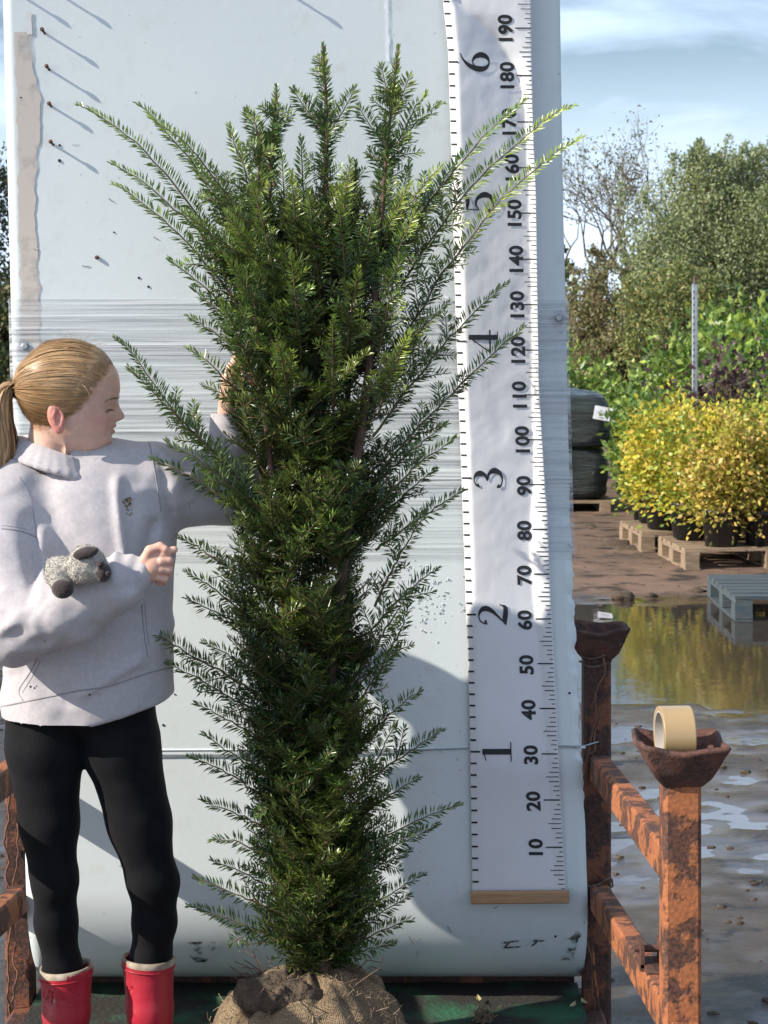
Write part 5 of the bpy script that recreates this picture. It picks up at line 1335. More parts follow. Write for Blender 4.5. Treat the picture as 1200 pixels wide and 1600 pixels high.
# ---------- head (local frame: x forward, y left, z up; origin at the ear)
HZt = [-.090, -.075, -.064, -.052, -.042, -.035, -.015, 0, .02, .038, .06, .09, .115, .135, .15]
HF = [.045, .078, .098, .1085, .1105, .1085, .110, .112, .113, .1165, .1165, .1065, .086, .055, .0]
HW = [.026, .036, .044, .051, .055, .058, .063, .066, .069, .071, .072, .070, .061, .041, .0]
nz_z = [-.016, -.0105, -.007, -.003, .001, .006, .014, .022, .030, .038]
nz_v = [0, .004, .012, .0185, .0205, .0185, .0125, .0075, .003, .0]
nz_w = [.010, .013, .0145, .014, .0125, .011, .0095, .0085, .009, .01]
def head_sd(x, y, z, hair=False):
    c = .018
    F = np.interp(z, HZt, HF); W = np.interp(z, HZt, HW); B = np.interp(z, [-.09, -.06, -.04, -.02, 0, .04, .07, .1, .13, .15], [.03, .015, -.02, -.05, -.066, -.082, -.084, -.073, -.04, -.01])
    ay = np.abs(y)
    nose = np.interp(z, nz_z, nz_v)*np.exp(-(y/np.interp(z, nz_z, nz_w))**2)
    nose = nose + .0055*np.exp(-((ay-.0125)/.0062)**2-((z+.0035)/.0055)**2)
    lip = (.0062*np.exp(-((z+.0185)/.0042)**2) + .0058*np.exp(-((z+.0315)/.0050)**2) - .0030*np.exp(-((z+.0247)/.0018)**2))*np.exp(-(y/.0165)**2)
    ment = -.0035*np.exp(-((z+.0405)/.006)**2)*np.exp(-(y/.025)**2)
    eye = -.0105*np.exp(-((ay-.031)/.0135)**2-((z-.0225)/.0085)**2) + .0062*np.exp(-((ay-.031)/.0115)**2-((z-.0205)/.0062)**2) - .0025*np.exp(-((ay-.031)/.0115)**2-((z-.0178)/.0016)**2)
    brow = .0030*np.exp(-((ay-.028)/.018)**2-((z-.0405)/.007)**2)
    cheek = .0035*np.exp(-((ay-.042)/.017)**2-((z+.004)/.018)**2)
    xx = x - np.where(x > .02, nose+lip+ment+eye+brow+cheek, 0)
    a = np.where(xx > c, F-c, c-B); a = np.maximum(a, 1e-3); W = np.maximum(W, 1e-3)
    q = (np.abs((xx-c)/a)**2.25 + (ay/W)**2.25)**(1/2.25)
    d = (q-1)*np.minimum(a, W)*.85
    d = smax(d, np.maximum(z-.145, -.083-z), .01)
    cran = sd_ell(x, y, z, (.017, 0, .068), (.100, .0745, .083))
    d = smin(d, cran, .012)
    if not hair:
        neck = chain(x, y, z, [(-.012, 0, -.03), (-.022, 0, -.10), (-.035, 0, -.17)], [.050, .050, .058])
        d = smin(d, neck, .018)
    return d
def ear_sd(x, y, z):
    s = np.abs(y)
    M_ = Euler((0, R(-14), 0)).to_matrix()
    e = sd_ell(x, s, z, (-.004, .0735, .003), (.0172, .007, .0285), M_)
    lobe = sd_ell(x, s, z, (.003, .071, -.022), (.010, .006, .011))
    e = smin(e, lobe, .006)
    bowl = sd_ell(x, s, z, (-.001, .083, .004), (.0112, .0095, .0200), M_)
    e = smax(e, -bowl, .003)
    e = smin(e, chain(x, s, z, [(-.006, .0765, .016), (-.009, .0770, .004), (-.004, .0765, -.010)], [.0032, .0036, .003], .002), .003)
    return smin(e, sd_ell(x, s, z, (.009, .073, -.003), (.005, .005, .007)), .003)
def head_full(x, y, z): return smin(head_sd(x, y, z), ear_sd(x, y, z), .004)
HEAD0 = G(95, 648, -.005)
HROT = np.array(Euler((R(3), R(2.5), R(5))).to_matrix())     # facing +X, a touch away from the camera
def h2w(p): return (np.asarray(p)*KS) @ HROT.T + HEAD0
V, Q = grid_eval(head_full, (-.10, -.095, -.185), (.155, .095, .165), .0022)
V = relax(V, Q, 1, .4)
x, y, z = V.T
tone = np.tile(np.array([[1.0, 1.0, 1.0]]), (len(V), 1))
lipm = np.exp(-((z+.0245)/.0095)**4)*np.exp(-(np.abs(y)/.021)**4)*(x > .09)
tone = tone*(1-lipm[:, None]) + lipm[:, None]*np.array([.80, .47, .45])
chk = np.exp(-((np.abs(y)-.045)/.02)**2-((z+.003)/.02)**2)*(x > .05)
tone *= 1-.16*chk[:, None]*np.array([.1, 1, .9])
earm = (np.abs(y) > .0705)*(np.abs(x) < .03)*(np.abs(z) < .04); tone *= 1-.34*earm[:, None]*np.array([.0, 1, .95])  # sunlight glowing red through the ears is put into the skin tone
tone *= 1-.12*(np.exp(-((x-.135)/.01)**2))[:, None]*np.array([0, 1, 1])
tone *= (1+.07*fbm(V*90, 3, 5))[:, None]*(1+.05*fbm(V*320, 2, 6)[:, None]*np.array([.5, 1, 1.1]))
def hairline(p):
    """positive inside the hair"""
    x, y, z = p.T
    f = np.interp(z, [-.06, -.035, -.01, .015, .04, .07, .1, .115, .14], [-.062, -.045, -.008, .034, .052, .068, .088, .097, .108])
    f = f + .004*fbm(p*60, 2, 3)
    return f-x
hb_ = np.clip(1+hairline(V)/.020, 0, 1)*(z > -.03)*(np.abs(np.linalg.norm(V-np.array([.015, 0, .045]), axis=1)) > .05)
earz = (np.abs(y) > .069)*(np.abs(x) < .03)*(np.abs(z) < .04)
hb_ = (hb_**1.5*.75*(1-earz))[:, None]
tone = tone*(1-hb_)+hb_*np.array([.62, .55, .44])
HV, HQ, HT = h2w(V), Q, tone
M['skin'] = mat('fair_skin', (.66, .42, .325), (.60, .365, .28), rough=.48, scale=60, sss=.2, attr=True, bump=.15, bscale=400, bdist=.001, spec=.4)

def chainG(X, Y, Z, pts, rad, k=0.0): return chain(X, Y, Z, pts, [r*KS for r in rad], k)
def ellG(X, Y, Z, c, r, M=None): return sd_ell(X, Y, Z, c, [q*KS for q in r], M)
# ---------- hands
def hand_mesh(fs, lo, hi, h=.0016):
    V, Q = grid_eval(fs, lo, hi, h); return relax(V, Q, 1, .5), Q
def gp(px, py, dy): return tuple(G(px, py, dy))
# her right hand: loose fist across the belly, index finger pointing at the tree
HD = -.215
def rh(X, Y, Z):
    d = chainG(X, Y, Z, [gp(205, 896, HD+.012), gp(222, 890, HD+.008), gp(238, 884, HD)], [.021, .0215, .021])
    d = smin(d, ellG(X, Y, Z, gp(240, 886, HD), (.022, .017, .030), Euler((0, R(18), 0)).to_matrix()), .010)
    f = chainG(X, Y, Z, [gp(246, 869, HD-.004), gp(260, 863, HD-.006), gp(272, 859, HD-.002)], [.0098, .0088, .0074], .002)             # index
    th = chainG(X, Y, Z, [gp(226, 876, HD-.006), gp(234, 860, HD-.010), gp(250, 854, HD-.008), gp(258, 858, HD-.012)], [.012, .0098, .0088, .0074], .003)
    d = smin(d, f, .004); d = smin(d, th, .004)
    for pts, r in (([(252, 877, -.010), (264, 876, -.006), (264, 884, .012), (254, 886, .018)], .0093),
                   ([(251, 890, -.009), (263, 891, -.004), (262, 898, .013), (252, 899, .018)], .0090),
                   ([(247, 902, -.006), (257, 905, -.002), (256, 910, .012), (247, 910, .016)], .0080)):
        d = smin(d, chainG(X, Y, Z, [gp(a, b_, HD+c_) for a, b_, c_ in pts], [r, r*.98, r*.9, r*.82], .002), .0028)
    return d
lo = np.minimum(G(195, 930, HD-.05), G(285, 835, HD+.05)); hi = np.maximum(G(195, 930, HD-.05), G(285, 835, HD+.05))
RV, RQ = hand_mesh(rh, lo, hi)
# her left hand: gripping the stem, thumb and fingers wrapped round it
LD = .06
def lh(X, Y, Z):
    d = chainG(X, Y, Z, [gp(354, 660, LD+.03), gp(358, 625, LD+.02), gp(364, 595, LD+.01)], [.022, .022, .024])
    d = smin(d, ellG(X, Y, Z, gp(368, 588, LD+.008), (.026, .018, .034)), .012)
    for k, (y0, r) in enumerate(((566, .0092), (577, .0095), (589, .0092), (600, .0082))):
        d = smin(d, chainG(X, Y, Z, [gp(370, y0+3, LD+.002), gp(380, y0-4, LD-.014), gp(393, y0-3, LD-.010), gp(398, y0, LD+.006)], [r, r*.98, r*.9, r*.8], .002), .003)
    th = chainG(X, Y, Z, [gp(364, 592, LD-.004), gp(366, 570, LD-.016), gp(372, 553, LD-.018), gp(378, 544, LD-.012)], [.0125, .0105, .0095, .0078], .003)
    return smin(d, th, .004)
lo = np.minimum(G(315, 690, LD-.06), G(430, 525, LD+.07)); hi = np.maximum(G(315, 690, LD-.06), G(430, 525, LD+.07))
LV, LQ = hand_mesh(lh, lo, hi)
# trunk and limbs under the clothes carry head, hands and feet
def under(X, Y, Z):
    d = chainG(X, Y, Z, [gp(88, 735, .02), gp(130, 850, .0), gp(137, 1000, .0), gp(130, 1080, .0)], [.055, .085, .08, .075], .03)
    for c, r in (([(80, 735, .01), (30, 780, -.02), (28, 960, -.14), (140, 925, -.2), (222, 890, -.207)], [.05, .05, .042, .036, .021]),
                 ([(90, 735, .03), (225, 745, .05), (362, 762, .11), (357, 665, .09)], [.05, .048, .04, .022]),
                 ([(72, 1110, .01), (80, 1285, -.012), (86, 1372, -.018), (90, 1480, .0), (104, 1640, .0)], [.055, .045, .034, .026, .024]), ([(176, 1110, .015), (214, 1285, .012), (238, 1372, .01), (238, 1480, .032), (236, 1640, .03)], [.055, .045, .034, .026, .024])):
        d = smin(d, chainG(X, Y, Z, [gp(*q) for q in c], r, .01), .02)
    return d
lo = G(-40, 1660, -.3); hi = G(400, 640, .2)
UV, UQ = grid_eval(under, lo, hi, .014)
parts = [(HV, HQ, HT), (RV, RQ, None), (LV, LQ, None), (UV, UQ, None)]
AV, AQ, AT, n0 = [], [], [], 0
for v, q, t in parts:
    if t is None: t = np.tile([[1.0, .94, .92]], (len(v), 1))*(1+.05*fbm(v*70, 3, 8))[:, None]
    AV.append(v); AQ.append(q+n0); AT.append(t); n0 += len(v)
link('body', mesh_np('body', np.concatenate(AV), np.concatenate(AQ), np.concatenate(AT)), M['skin'], girl)
# finger nails of the pointing hand
mb = MB()
for px, py, dy in ((273.5, 857, HD-.006),):
    mb.lathe([(.0001, .0006), (.0035, .0002), (.0042, -.001)], G(px, py, dy), 8, rot=Euler((R(70), 0, R(20))).to_matrix())
mb.build('fingernail', mat('nail', (.72, .48, .42), rough=.3), girl, smooth=True)

# eyes, lashes, brows (both sides)
M['lash'] = mat('dark_lash', (.10, .06, .04), rough=.7)
M['eyew'] = mat('eye', (.6, .58, .55), rough=.15)
hb = BVHTree.FromPolygons([tuple(v) for v in V], [tuple(q) for q in Q])
def on_head(y_, z_, off=.0):
    hit = hb.ray_cast(Vector((.3, y_, z_)), Vector((-1, 0, 0)))
    return np.array(hit[0])+np.array([off, 0, 0])
for s in (-1, 1):
    c = np.array([on_head(s*(.031+dx), .0178-18*dx*dx*.5-.0015*(dx > .008), .0008) for dx in np.linspace(-.012, .015, 12)])
    mb = MB(); mb.tube(h2w(c), np.interp(np.linspace(0, 1, 12), [0, .5, 1], [.0006, .0013, .0008]), 5)
    for q in c[2:]:
        mb.tube(h2w(np.array([q, q+np.array([.004, s*.002, -.0015]), q+np.array([.0065, s*.0035, -.0005])])), .00035, 3)
    mb.build('eyelash', M['lash'], girl)
    mb = MB(); r2 = np.random.default_rng(3)
    for i in range(70):
        t = r2.random(); y_ = .013+.036*t; z_ = .0385+.006*math.sin(t*2.2)-.006*t*t+r2.normal(0, .0011)
        a = on_head(s*y_, z_, .0006); e = on_head(s*(y_+.005), z_+.0012-.003*t, .001); mb.tube(h2w(np.array([a, (a+e)/2+np.array([.0006, 0, 0]), e])), .00035, 3)
    o = mb.build('eyebrow', mat('brow_hair', (.24, .15, .085), rough=.7), girl); o['kind'] = 'stuff'
    a = on_head(s*.009, -.0095, .0); 
# ---------- hair: scalp and strands drawn back to the tie
TIE = np.array([-.088, -.004, .050])
def scalp(x, y, z):
    h_ = hairline(np.stack([x.ravel(), y.ravel(), z.ravel()], 1)).reshape(x.shape)
    return head_sd(x, y, z, True)-(.0006+.0042*np.clip(h_/.022, 0, 1))
V2, Q2 = grid_eval(scalp, (-.11, -.095, -.06), (.13, .095, .172), .003)
hl = hairline(V2); keep = (hl[Q2] > 0).all(1)
M['hair'] = mat('light_brown_hair', (.36, .225, .115), (.27, .16, .08), rough=.45, scale=30, stretch=(1, 1, 4), bump=.1, bscale=40, spec=.5, attr=False)
used_i = np.unique(Q2[keep]); remap = np.full(len(V2), -1); remap[used_i] = np.arange(len(used_i))
hair = link('hair', mesh_np('hair', h2w(V2[used_i]), remap[Q2[keep]]), M['hair'], girl)
M['strand'] = leaf_mat('hair_strands', (.52, .34, .18), (.40, .245, .12), rough=.36, trans=.3, scale=20)
def ribbons(paths, w, tones):
    """flat strips: paths (n,m,3)"""
    n, m, _ = paths.shape
    T = np.gradient(paths, axis=1); T /= np.linalg.norm(T, axis=2, keepdims=True)+1e-9
    outw = paths-np.mean(paths, axis=(0, 1)); S = np.cross(T, outw); S /= np.linalg.norm(S, axis=2, keepdims=True)+1e-9
    w = np.asarray(w); V = np.stack([paths-S*w, paths+S*w], 2).reshape(-1, 3)
    i, j = np.meshgrid(np.arange(n), np.arange(m-1), indexing='ij'); k = ((i*m+j)*2).ravel()
    return V, np.stack([k, k+1, k+3, k+2], 1), np.repeat(np.repeat(tones, m, 0), 2, 0)
r3 = np.random.default_rng(17)
def surf_r(d, off):
    """distance along directions d from the skull centre to the scalp"""
    t = np.full(len(d), .02)
    for _ in range(40):
        p = C0+d*t[:, None]; t = t - np.clip(head_sd(p[:, 0], p[:, 1], p[:, 2], True)-off, -.02, .02)*.9
    return t
C0 = np.array([.015, 0, .045])
NSn = 3200; st = V2[used_i][r3.integers(0, len(used_i), NSn*3)]
st = st[(hairline(st) < .030)|(r3.random(len(st)) < .35)][:NSn]
hv = hairline(V2); bs = V2[(hv > -.010) & (hv < .003) & (V2[:, 2] > -.03)]; bs = bs[r3.integers(0, len(bs), 420)]; st = np.concatenate([st, bs])
d0 = st-C0; d0 /= np.linalg.norm(d0, axis=1, keepdims=True); dT = TIE-C0; dT /= np.linalg.norm(dT)
m = 15; ts = np.linspace(0, 1, m)
om = np.arccos(np.clip(d0@dT, -1, 1)); paths = []
jit = r3.normal(0, 1, (len(st), 3))*.03; off = .0045+np.abs(r3.normal(0, .0022, len(st)))
for t in ts:
    d = (np.sin((1-t)*om)[:, None]*d0+np.sin(t*om)[:, None]*dT)/np.sin(om)[:, None] + jit*math.sin(math.pi*t); d[:, 2] -= .06*math.sin(math.pi*t)*(np.abs(d0[:, 1]) > .4)
    d /= np.linalg.norm(d, axis=1, keepdims=True)
    paths.append(C0+d*surf_r(d, off*(.15+.85*min(1, t*4)))[:, None])
paths = np.stack(paths, 1)
tn = r3.uniform(.72, 1.25, (len(st), 1))*np.array([[1, 1, 1]]); 
Vs, Fs, Cs = ribbons(h2w(paths.reshape(-1, 3)).reshape(paths.shape), .0008, tn)
# pony tail: from the tie back, down and round
NP_ = 420; u = r3.normal(0, 1, (NP_, 2)); u /= np.maximum(1, np.linalg.norm(u, axis=1, keepdims=True)/1.2)
pc = np.array([[-.086, -.004, .050], [-.100, -.008, .058], [-.120, -.012, .045], [-.128, -.02, .0], [-.122, -.030, -.06], [-.128, -.04, -.125], [-.142, -.05, -.19]])
wd = np.array([.008, .012, .019, .026, .033, .032, .014])
pp_ = np.stack([pc[k][None]+np.stack([u[:, 0]*wd[k]*.9+u[:, 1]*wd[k]*.15, u[:, 1]*wd[k], u[:, 0]*wd[k]*.35*(k < 3)], 1)+r3.normal(0, .0018, (NP_, 3))+(r3.normal(0, .02, (NP_, 3))*(k == 6)) for k in range(7)], 1)
pp2 = np.stack([catmull(q, 22) for q in pp_])
tnp = r3.uniform(.45, 1.3, (NP_, 1))*np.array([[1, .97, .92]])
Vp, Fp, Cp = ribbons(h2w(pp2.reshape(-1, 3)).reshape(pp2.shape), .0021, tnp)
o = link('strands', mesh_np('strands', Vs, Fs, Cs), M['strand'], None); o.parent = hair; o.matrix_parent_inverse = parent_world(hair).inverted(); o['kind'] = 'stuff'
o = link('ponytail', mesh_np('ponytail', Vp, Fp, Cp), M['strand'], None); o.parent = hair; o.matrix_parent_inverse = parent_world(hair).inverted(); o['kind'] = 'stuff'
# a core so the tail is not see-through
mb = MB(); mb.tube(h2w(catmull(pc, 20)), np.interp(np.linspace(0, 1, 20), np.linspace(0, 1, 7), wd*.75), 10); o = mb.build('ponytail_core', M['hair'], None, smooth=True); o.parent = hair; o.matrix_parent_inverse = parent_world(hair).inverted()
mb = MB(); cc = [h2w(TIE+np.array([-.006-.003*math.sin(a)*.3, .0135*math.cos(a), .0155*math.sin(a)])) for a in np.linspace(0, 2*math.pi, 20)]
mb.tube(cc, .0048, 8, cap=False); cc2 = [c_+np.array([-.007, 0, .001]) for c_ in cc]; mb.tube(cc2, .0045, 8, cap=False)
o = mb.build('hair_tie', mat('black_elastic', (.02, .016, .02), rough=.7), None, smooth=True); o.parent = hair; o.matrix_parent_inverse = parent_world(hair).inverted()
# fly-away wisps at the temple, crown and nape
wp = []
for i in range(96):
    if i < 44: a = np.array([r3.uniform(.02, .085), -.07+.02*r3.random(), r3.uniform(.05, .10)])
    elif i < 76: a = np.array([r3.uniform(-.03, .08), r3.uniform(-.04, .04), .15])
    else: a = np.array([r3.uniform(-.06, -.01), -.06, r3.uniform(-.05, .0)])
    d = a-C0; d /= np.linalg.norm(d); p = C0+d*surf_r(d[None], .006)[0]; w = r3.normal(0, 1, 3); w /= np.linalg.norm(w); L = r3.uniform(.008, .030)
    wp.append(catmull([p, p+d*L*.35+w*L*.4, p+d*L*.5+w*L*.9+np.array([0, 0, -.003])], 6))
Vw, Fw, Cw = ribbons(h2w(np.array(wp).reshape(-1, 3)).reshape(len(wp), 6, 3), .0003, np.full((len(wp), 3), 1.2))
o = link('wisps', mesh_np('wisps', Vw, Fw, Cw), M['strand'], None); o.parent = hair; o.matrix_parent_inverse = parent_world(hair).inverted(); o['kind'] = 'stuff'

# ---------- hoodie
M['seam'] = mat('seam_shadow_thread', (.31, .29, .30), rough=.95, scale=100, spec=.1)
M['fleece'] = mat('lilac_grey_fleece', (.46, .43, .44), (.41, .38, .39), rough=.95, scale=120, sheen=.2, bump=.3, bscale=420, bdist=.0015, spec=.15)
tz_ = [690, 715, 735, 760, 800, 860, 930, 1000, 1060, 1090, 1125, 1160]      # photo rows
ta = [KS*q for q in (.050, .075, .118, .148, .163, .168, .171, .174, .180, .182, .177, .176)]
tb = [KS*q for q in (.050, .065, .085, .105, .118, .124, .127, .130, .134, .135, .131, .130)]
tx = [90, 92, 108, 122, 132, 137, 138, 138, 136, 135, 133, 130]
zrow = np.array([G(0, r)[2] for r in tz_])[::-1]
cA, cE, cW = G(28, 772, -.02), G(26, 975, -.155), G(222, 892, -.205)
def hood_f(X, Y, Z):
    a = np.interp(Z, zrow, ta[::-1]).astype(np.float32); b_ = np.interp(Z, zrow, tb[::-1]); cx_ = np.interp(Z, zrow, np.array([G(q, 0)[0] for q in tx])[::-1])
    q = (np.abs((X-cx_)/a)**2.0+(np.abs((Y-YG-.01)/b_))**2.0)**(1/2.0); d = (q-1)*np.minimum(a, b_)*.9
    ztop = G(0, 700)[2]; d = np.maximum(d, Z-ztop)
    # right arm (camera side) : shoulder, elbow, forearm over the belly
    arm = chainG(X, Y, Z, [gp(48, 762, .0), tuple(cA), gp(20, 870, -.085), tuple(cE)], [.075, .086, .083, .076], .01)
    fore = chainG(X, Y, Z, [tuple(cE), gp(110, 952, -.19), gp(178, 916, -.205), gp(212, 897, -.207)], [.074, .066, .052, .037], .01)
    arm = smin(arm, fore, .02)
    arm2 = chainG(X, Y, Z, [gp(165, 742, .03), gp(238, 752, .055), gp(300, 762, .085), gp(368, 768, .11)], [.07, .071, .066, .060], .015)
    up2 = chainG(X, Y, Z, [gp(368, 768, .11), gp(362, 710, .10), gp(355, 622, .082)], [.058, .048, .035], .01)
    arm2 = smin(arm2, up2, .02)
    d = smin(d, arm2, .035)
    d = smin(d, arm, .022)
    p = np.stack([X.ravel(), Y.ravel(), Z.ravel()], 1)
    # cloth folds: soft drapes running down from the shoulder, bunched creases at the elbow
    s = (X-G(60, 0)[0]); t = (Z-G(0, 900)[2])
    drape = fbm(np.stack([(p[:, 0]*7+p[:, 2]*3.5), p[:, 1]*5, p[:, 2]*2.2], 1), 3, 61).reshape(X.shape)
    cre = fbm(np.stack([p[:, 0]*9-p[:, 2]*15, p[:, 1]*8, p[:, 2]*5+p[:, 0]*10], 1), 3, 65).reshape(X.shape)
    we = np.exp(-((X-G(75, 0)[0])/.09)**2-((Z-G(0, 950)[2])/.07)**2)+.8*np.exp(-((X-G(320, 0)[0])/.07)**2-((Z-G(0, 760)[2])/.06)**2)+.5*np.exp(-((X-G(215, 0)[0])/.04)**2-((Z-G(0, 890)[2])/.04)**2)
    rid = 1-2*np.abs(fbm(np.stack([p[:, 0]*6-p[:, 2]*11, p[:, 1]*6, p[:, 2]*4+p[:, 0]*8], 1), 3, 69).reshape(X.shape))
    d = d-.016*drape-.019*we*np.where(cre > 0, cre, cre*1.4)-.010*we*rid-.004*rid
    # long tension fold from the left armpit to the belly, and one beside the emblem
    for (ax_, ay_), (bx_, by_), w_, am in (((190, 745), (208, 880), .010, .010), ((245, 812), (228, 890), .010, -.008), ((60, 800), (82, 900), .011, -.010), ((85, 820), (92, 905), .012, .007), ((145, 1065), (228, 1020), .012, .010), ((60, 1000), (160, 1010), .012, -.006), ((250, 700), (268, 800), .008, -.007), ((300, 795), (345, 735), .010, .009)):
        A, B = G(ax_, ay_), G(bx_, by_); dx_, dz_ = B[0]-A[0], B[2]-A[2]; L2 = dx_*dx_+dz_*dz_
        tt = np.clip(((X-A[0])*dx_+(Z-A[2])*dz_)/L2, 0, 1); r2_ = (X-A[0]-tt*dx_)**2+(Z-A[2]-tt*dz_)**2
        d = d-am*np.exp(-r2_/w_**2)*np.where(Y < YG, 1, .0)
    # hem plane
    hem = (G(0, 1158)[2]+(X-G(0, 0)[0])/(G(270, 0)[0]-G(0, 0)[0])*(G(270, 1090)[2]-G(0, 1158)[2]))
    d = smax(d, hem-Z, .006)
    # neck opening
    nk = sd_cap(X, Y, Z, h2w([-.02, 0, -.06]), h2w([-.03, 0, -.2]), .058, .060)
    d = smax(d, -nk, .008)
    return d
lo = G(-62, 1175, -.32); hi = G(425, 640, .2)
V, Q = grid_eval(hood_f, lo, hi, .0052)
V = relax(V, Q, 2, .45)
hoodie = link('hoodie', mesh_np('hoodie', V, Q), M['fleece'], girl)
hbv = BVHTree.FromPolygons([tuple(v) for v in V], [tuple(q) for q in Q])
CAMV = Vector((0, 0, CAMZ))
def proj(px, py, off=.0):
    """point of the hoodie seen at this photo pixel from the camera"""
    d = (P(px, py, 3.0)-CAMV).normalized(); h = hbv.ray_cast(CAMV, d)
    if h[0] is None: return None
    return np.array(h[0])+np.array(h[1])*off
def sub(name, me_or_mb, m, par, smooth=True):
    o = me_or_mb.build(name, m, None, smooth=smooth) if isinstance(me_or_mb, MB) else link(name, me_or_mb, m)
    o.parent = par; o.matrix_parent_inverse = parent_world(par).inverted(); return o
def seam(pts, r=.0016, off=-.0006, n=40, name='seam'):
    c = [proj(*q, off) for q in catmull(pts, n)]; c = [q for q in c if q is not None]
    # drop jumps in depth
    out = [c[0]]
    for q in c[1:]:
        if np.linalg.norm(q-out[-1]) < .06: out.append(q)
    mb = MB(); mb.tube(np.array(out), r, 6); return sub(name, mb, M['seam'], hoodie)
seam([(2, 1104), (60, 1092), (120, 1080), (170, 1072), (230, 1052), (268, 1043)], .0020)
seam([(58, 1030), (46, 1052), (30, 1078), (36, 1095)], .0017); seam([(63, 1033), (51, 1056), (35, 1082)], .0013)
seam([(221, 945), (224, 980), (228, 1010), (231, 1028)], .0017); seam([(226, 944), (229, 980), (233, 1008)], .0013)
seam([(2, 826), (22, 828), (42, 833), (58, 840)], .0019); seam([(2, 821), (22, 823), (43, 828)], .0012)
seam([(231, 683), (239, 720), (246, 760), (252, 800)], .0016)
seam([(58, 842), (52, 800), (45, 770), (30, 745)], .0013)
# hem thickness: a rolled lower rim
# hood: two thick folds round the neck, crossing at the front, bag at the back
def hoodring(X, Y, Z):
    d = None
    for k, (t, th) in enumerate(((0, .0075), (.2, .0068), (.42, .0085), (.68, .0066), (1.0, .0080))):
        pts = []
        for a in np.linspace(0, 2*math.pi, 34):
            x_ = math.cos(a); y_ = math.sin(a)
            rad = .97+.42*t
            front = math.exp(-((a-5.45)/.45)**2)
            px = 86+rad*58*x_; pz = 705+12*x_-4*y_+t*(19-6*y_)+front*(6+8*t) - 6*max(0, -x_)
            pts.append(gp(px, pz, .012+rad*.070*y_))
        e = chainG(X, Y, Z, pts, [th]*34, .004); d = e if d is None else smin(d, e, .0065)
    bag = ellG(X, Y, Z, gp(26, 715, .075), (.085, .065, .055), Euler((0, R(-18), 0)).to_matrix())
    bag = smax(bag, -ellG(X, Y, Z, gp(20, 690, .06), (.06, .05, .035), Euler((0, R(-18), 0)).to_matrix()), .012)
    d = smin(d, bag, .02)
    p = np.stack([X.ravel(), Y.ravel(), Z.ravel()], 1)
    return d-.0032*fbm(p*np.array([12, 12, 22]), 3, 91).reshape(X.shape)
V, Q = grid_eval(hoodring, G(-85, 790, -.14), G(170, 650, .19), .0042); V = relax(V, Q, 2, .4)
sub('hood', mesh_np('hood', V, Q), M['fleece'], hoodie)
# small speckled emblem on the chest
M['emblem'] = mat('brown_print', (.09, .06, .04), (.30, .22, .10), rough=.8, scale=160, lo=.45, hi=.55)
mb = MB(); r4 = np.random.default_rng(8)
for k in range(40):
    t = r4.random()
    if k < 20: px, py = 191+16*t, 782+r4.normal(0, 2.0)+4*abs(t-.6)
    else: px, py = 199+r4.normal(0, 2.6)+3*t, 776+30*t
    c = proj(px, py, .0010)
    if c is not None: mb.lathe([(.0001, .0007), (r4.uniform(.0014, .0026), 0)], c, 6, rot=Euler((R(90), 0, 0)).to_matrix())
sub('emblem', mb, M['emblem'], hoodie)
mb = MB()
for px, py, r in ((48, 1073, .0025), (54, 1075, .002), (140, 1085, .0025), (57, 1072, .0015), (70, 1002, .001)):
    c = proj(px, py, .0008)
    if c is not None: mb.lathe([(.0001, .0006), (r, 0)], c, 7, rot=Euler((R(90), 0, 0)).to_matrix())
sub('mud_spots', mb, M['bark'], hoodie)
# ribbed cuff of the right sleeve
ca, cb2 = np.array(gp(207, 899, -.207)), np.array(gp(225, 890, -.207))

# ---------- leggings
M['legging'] = mat('black_leggings', (.0055, .0055, .007), (.009, .0085, .010), rough=.8, scale=25, sheen=.03, bump=.15, bscale=300, spec=.12)
def legs(X, Y, Z):
    A = chainG(X, Y, Z, [gp(72, 1090, .01), gp(70, 1165, .0), gp(77, 1285, -.012), gp(84, 1372, -.018), gp(87, 1440, -.004), gp(98, 1512, .0), gp(103, 1560, .0)], [.086, .078, .0595, .0485, .043, .037, .032], .02)
    B = chainG(X, Y, Z, [gp(176, 1085, .015), gp(190, 1165, .012), gp(218, 1285, .012), gp(238, 1372, .01), gp(241, 1440, .03), gp(236, 1492, .035), gp(234, 1550, .03)], [.086, .079, .0645, .0505, .0445, .041, .036], .02)
    d = smin(A, B, .003)
    hip = ellG(X, Y, Z, gp(125, 1068, .01), (.155, .115, .10)); d = smin(d, hip, .02)
    p = np.stack([X.ravel(), Y.ravel(), Z.ravel()], 1)
    w = fbm(np.stack([p[:, 0]*8+p[:, 2]*6, p[:, 1]*8, p[:, 2]*13-p[:, 0]*9], 1), 3, 33).reshape(X.shape)
    kn = np.exp(-((Z-G(0, 1375)[2])/.06)**2)+.5*np.exp(-((Z-G(0, 1185)[2])/.05)**2)+.6*np.exp(-((Z-G(0, 1480)[2])/.04)**2)
    return d-.0055*w*(.25+kn)
V, Q = grid_eval(legs, G(-75, 1612, -.16), G(300, 1060, .19), .0055); V = relax(V, Q, 1)
link('leggings', mesh_np('leggings', V, Q), M['legging'], girl)

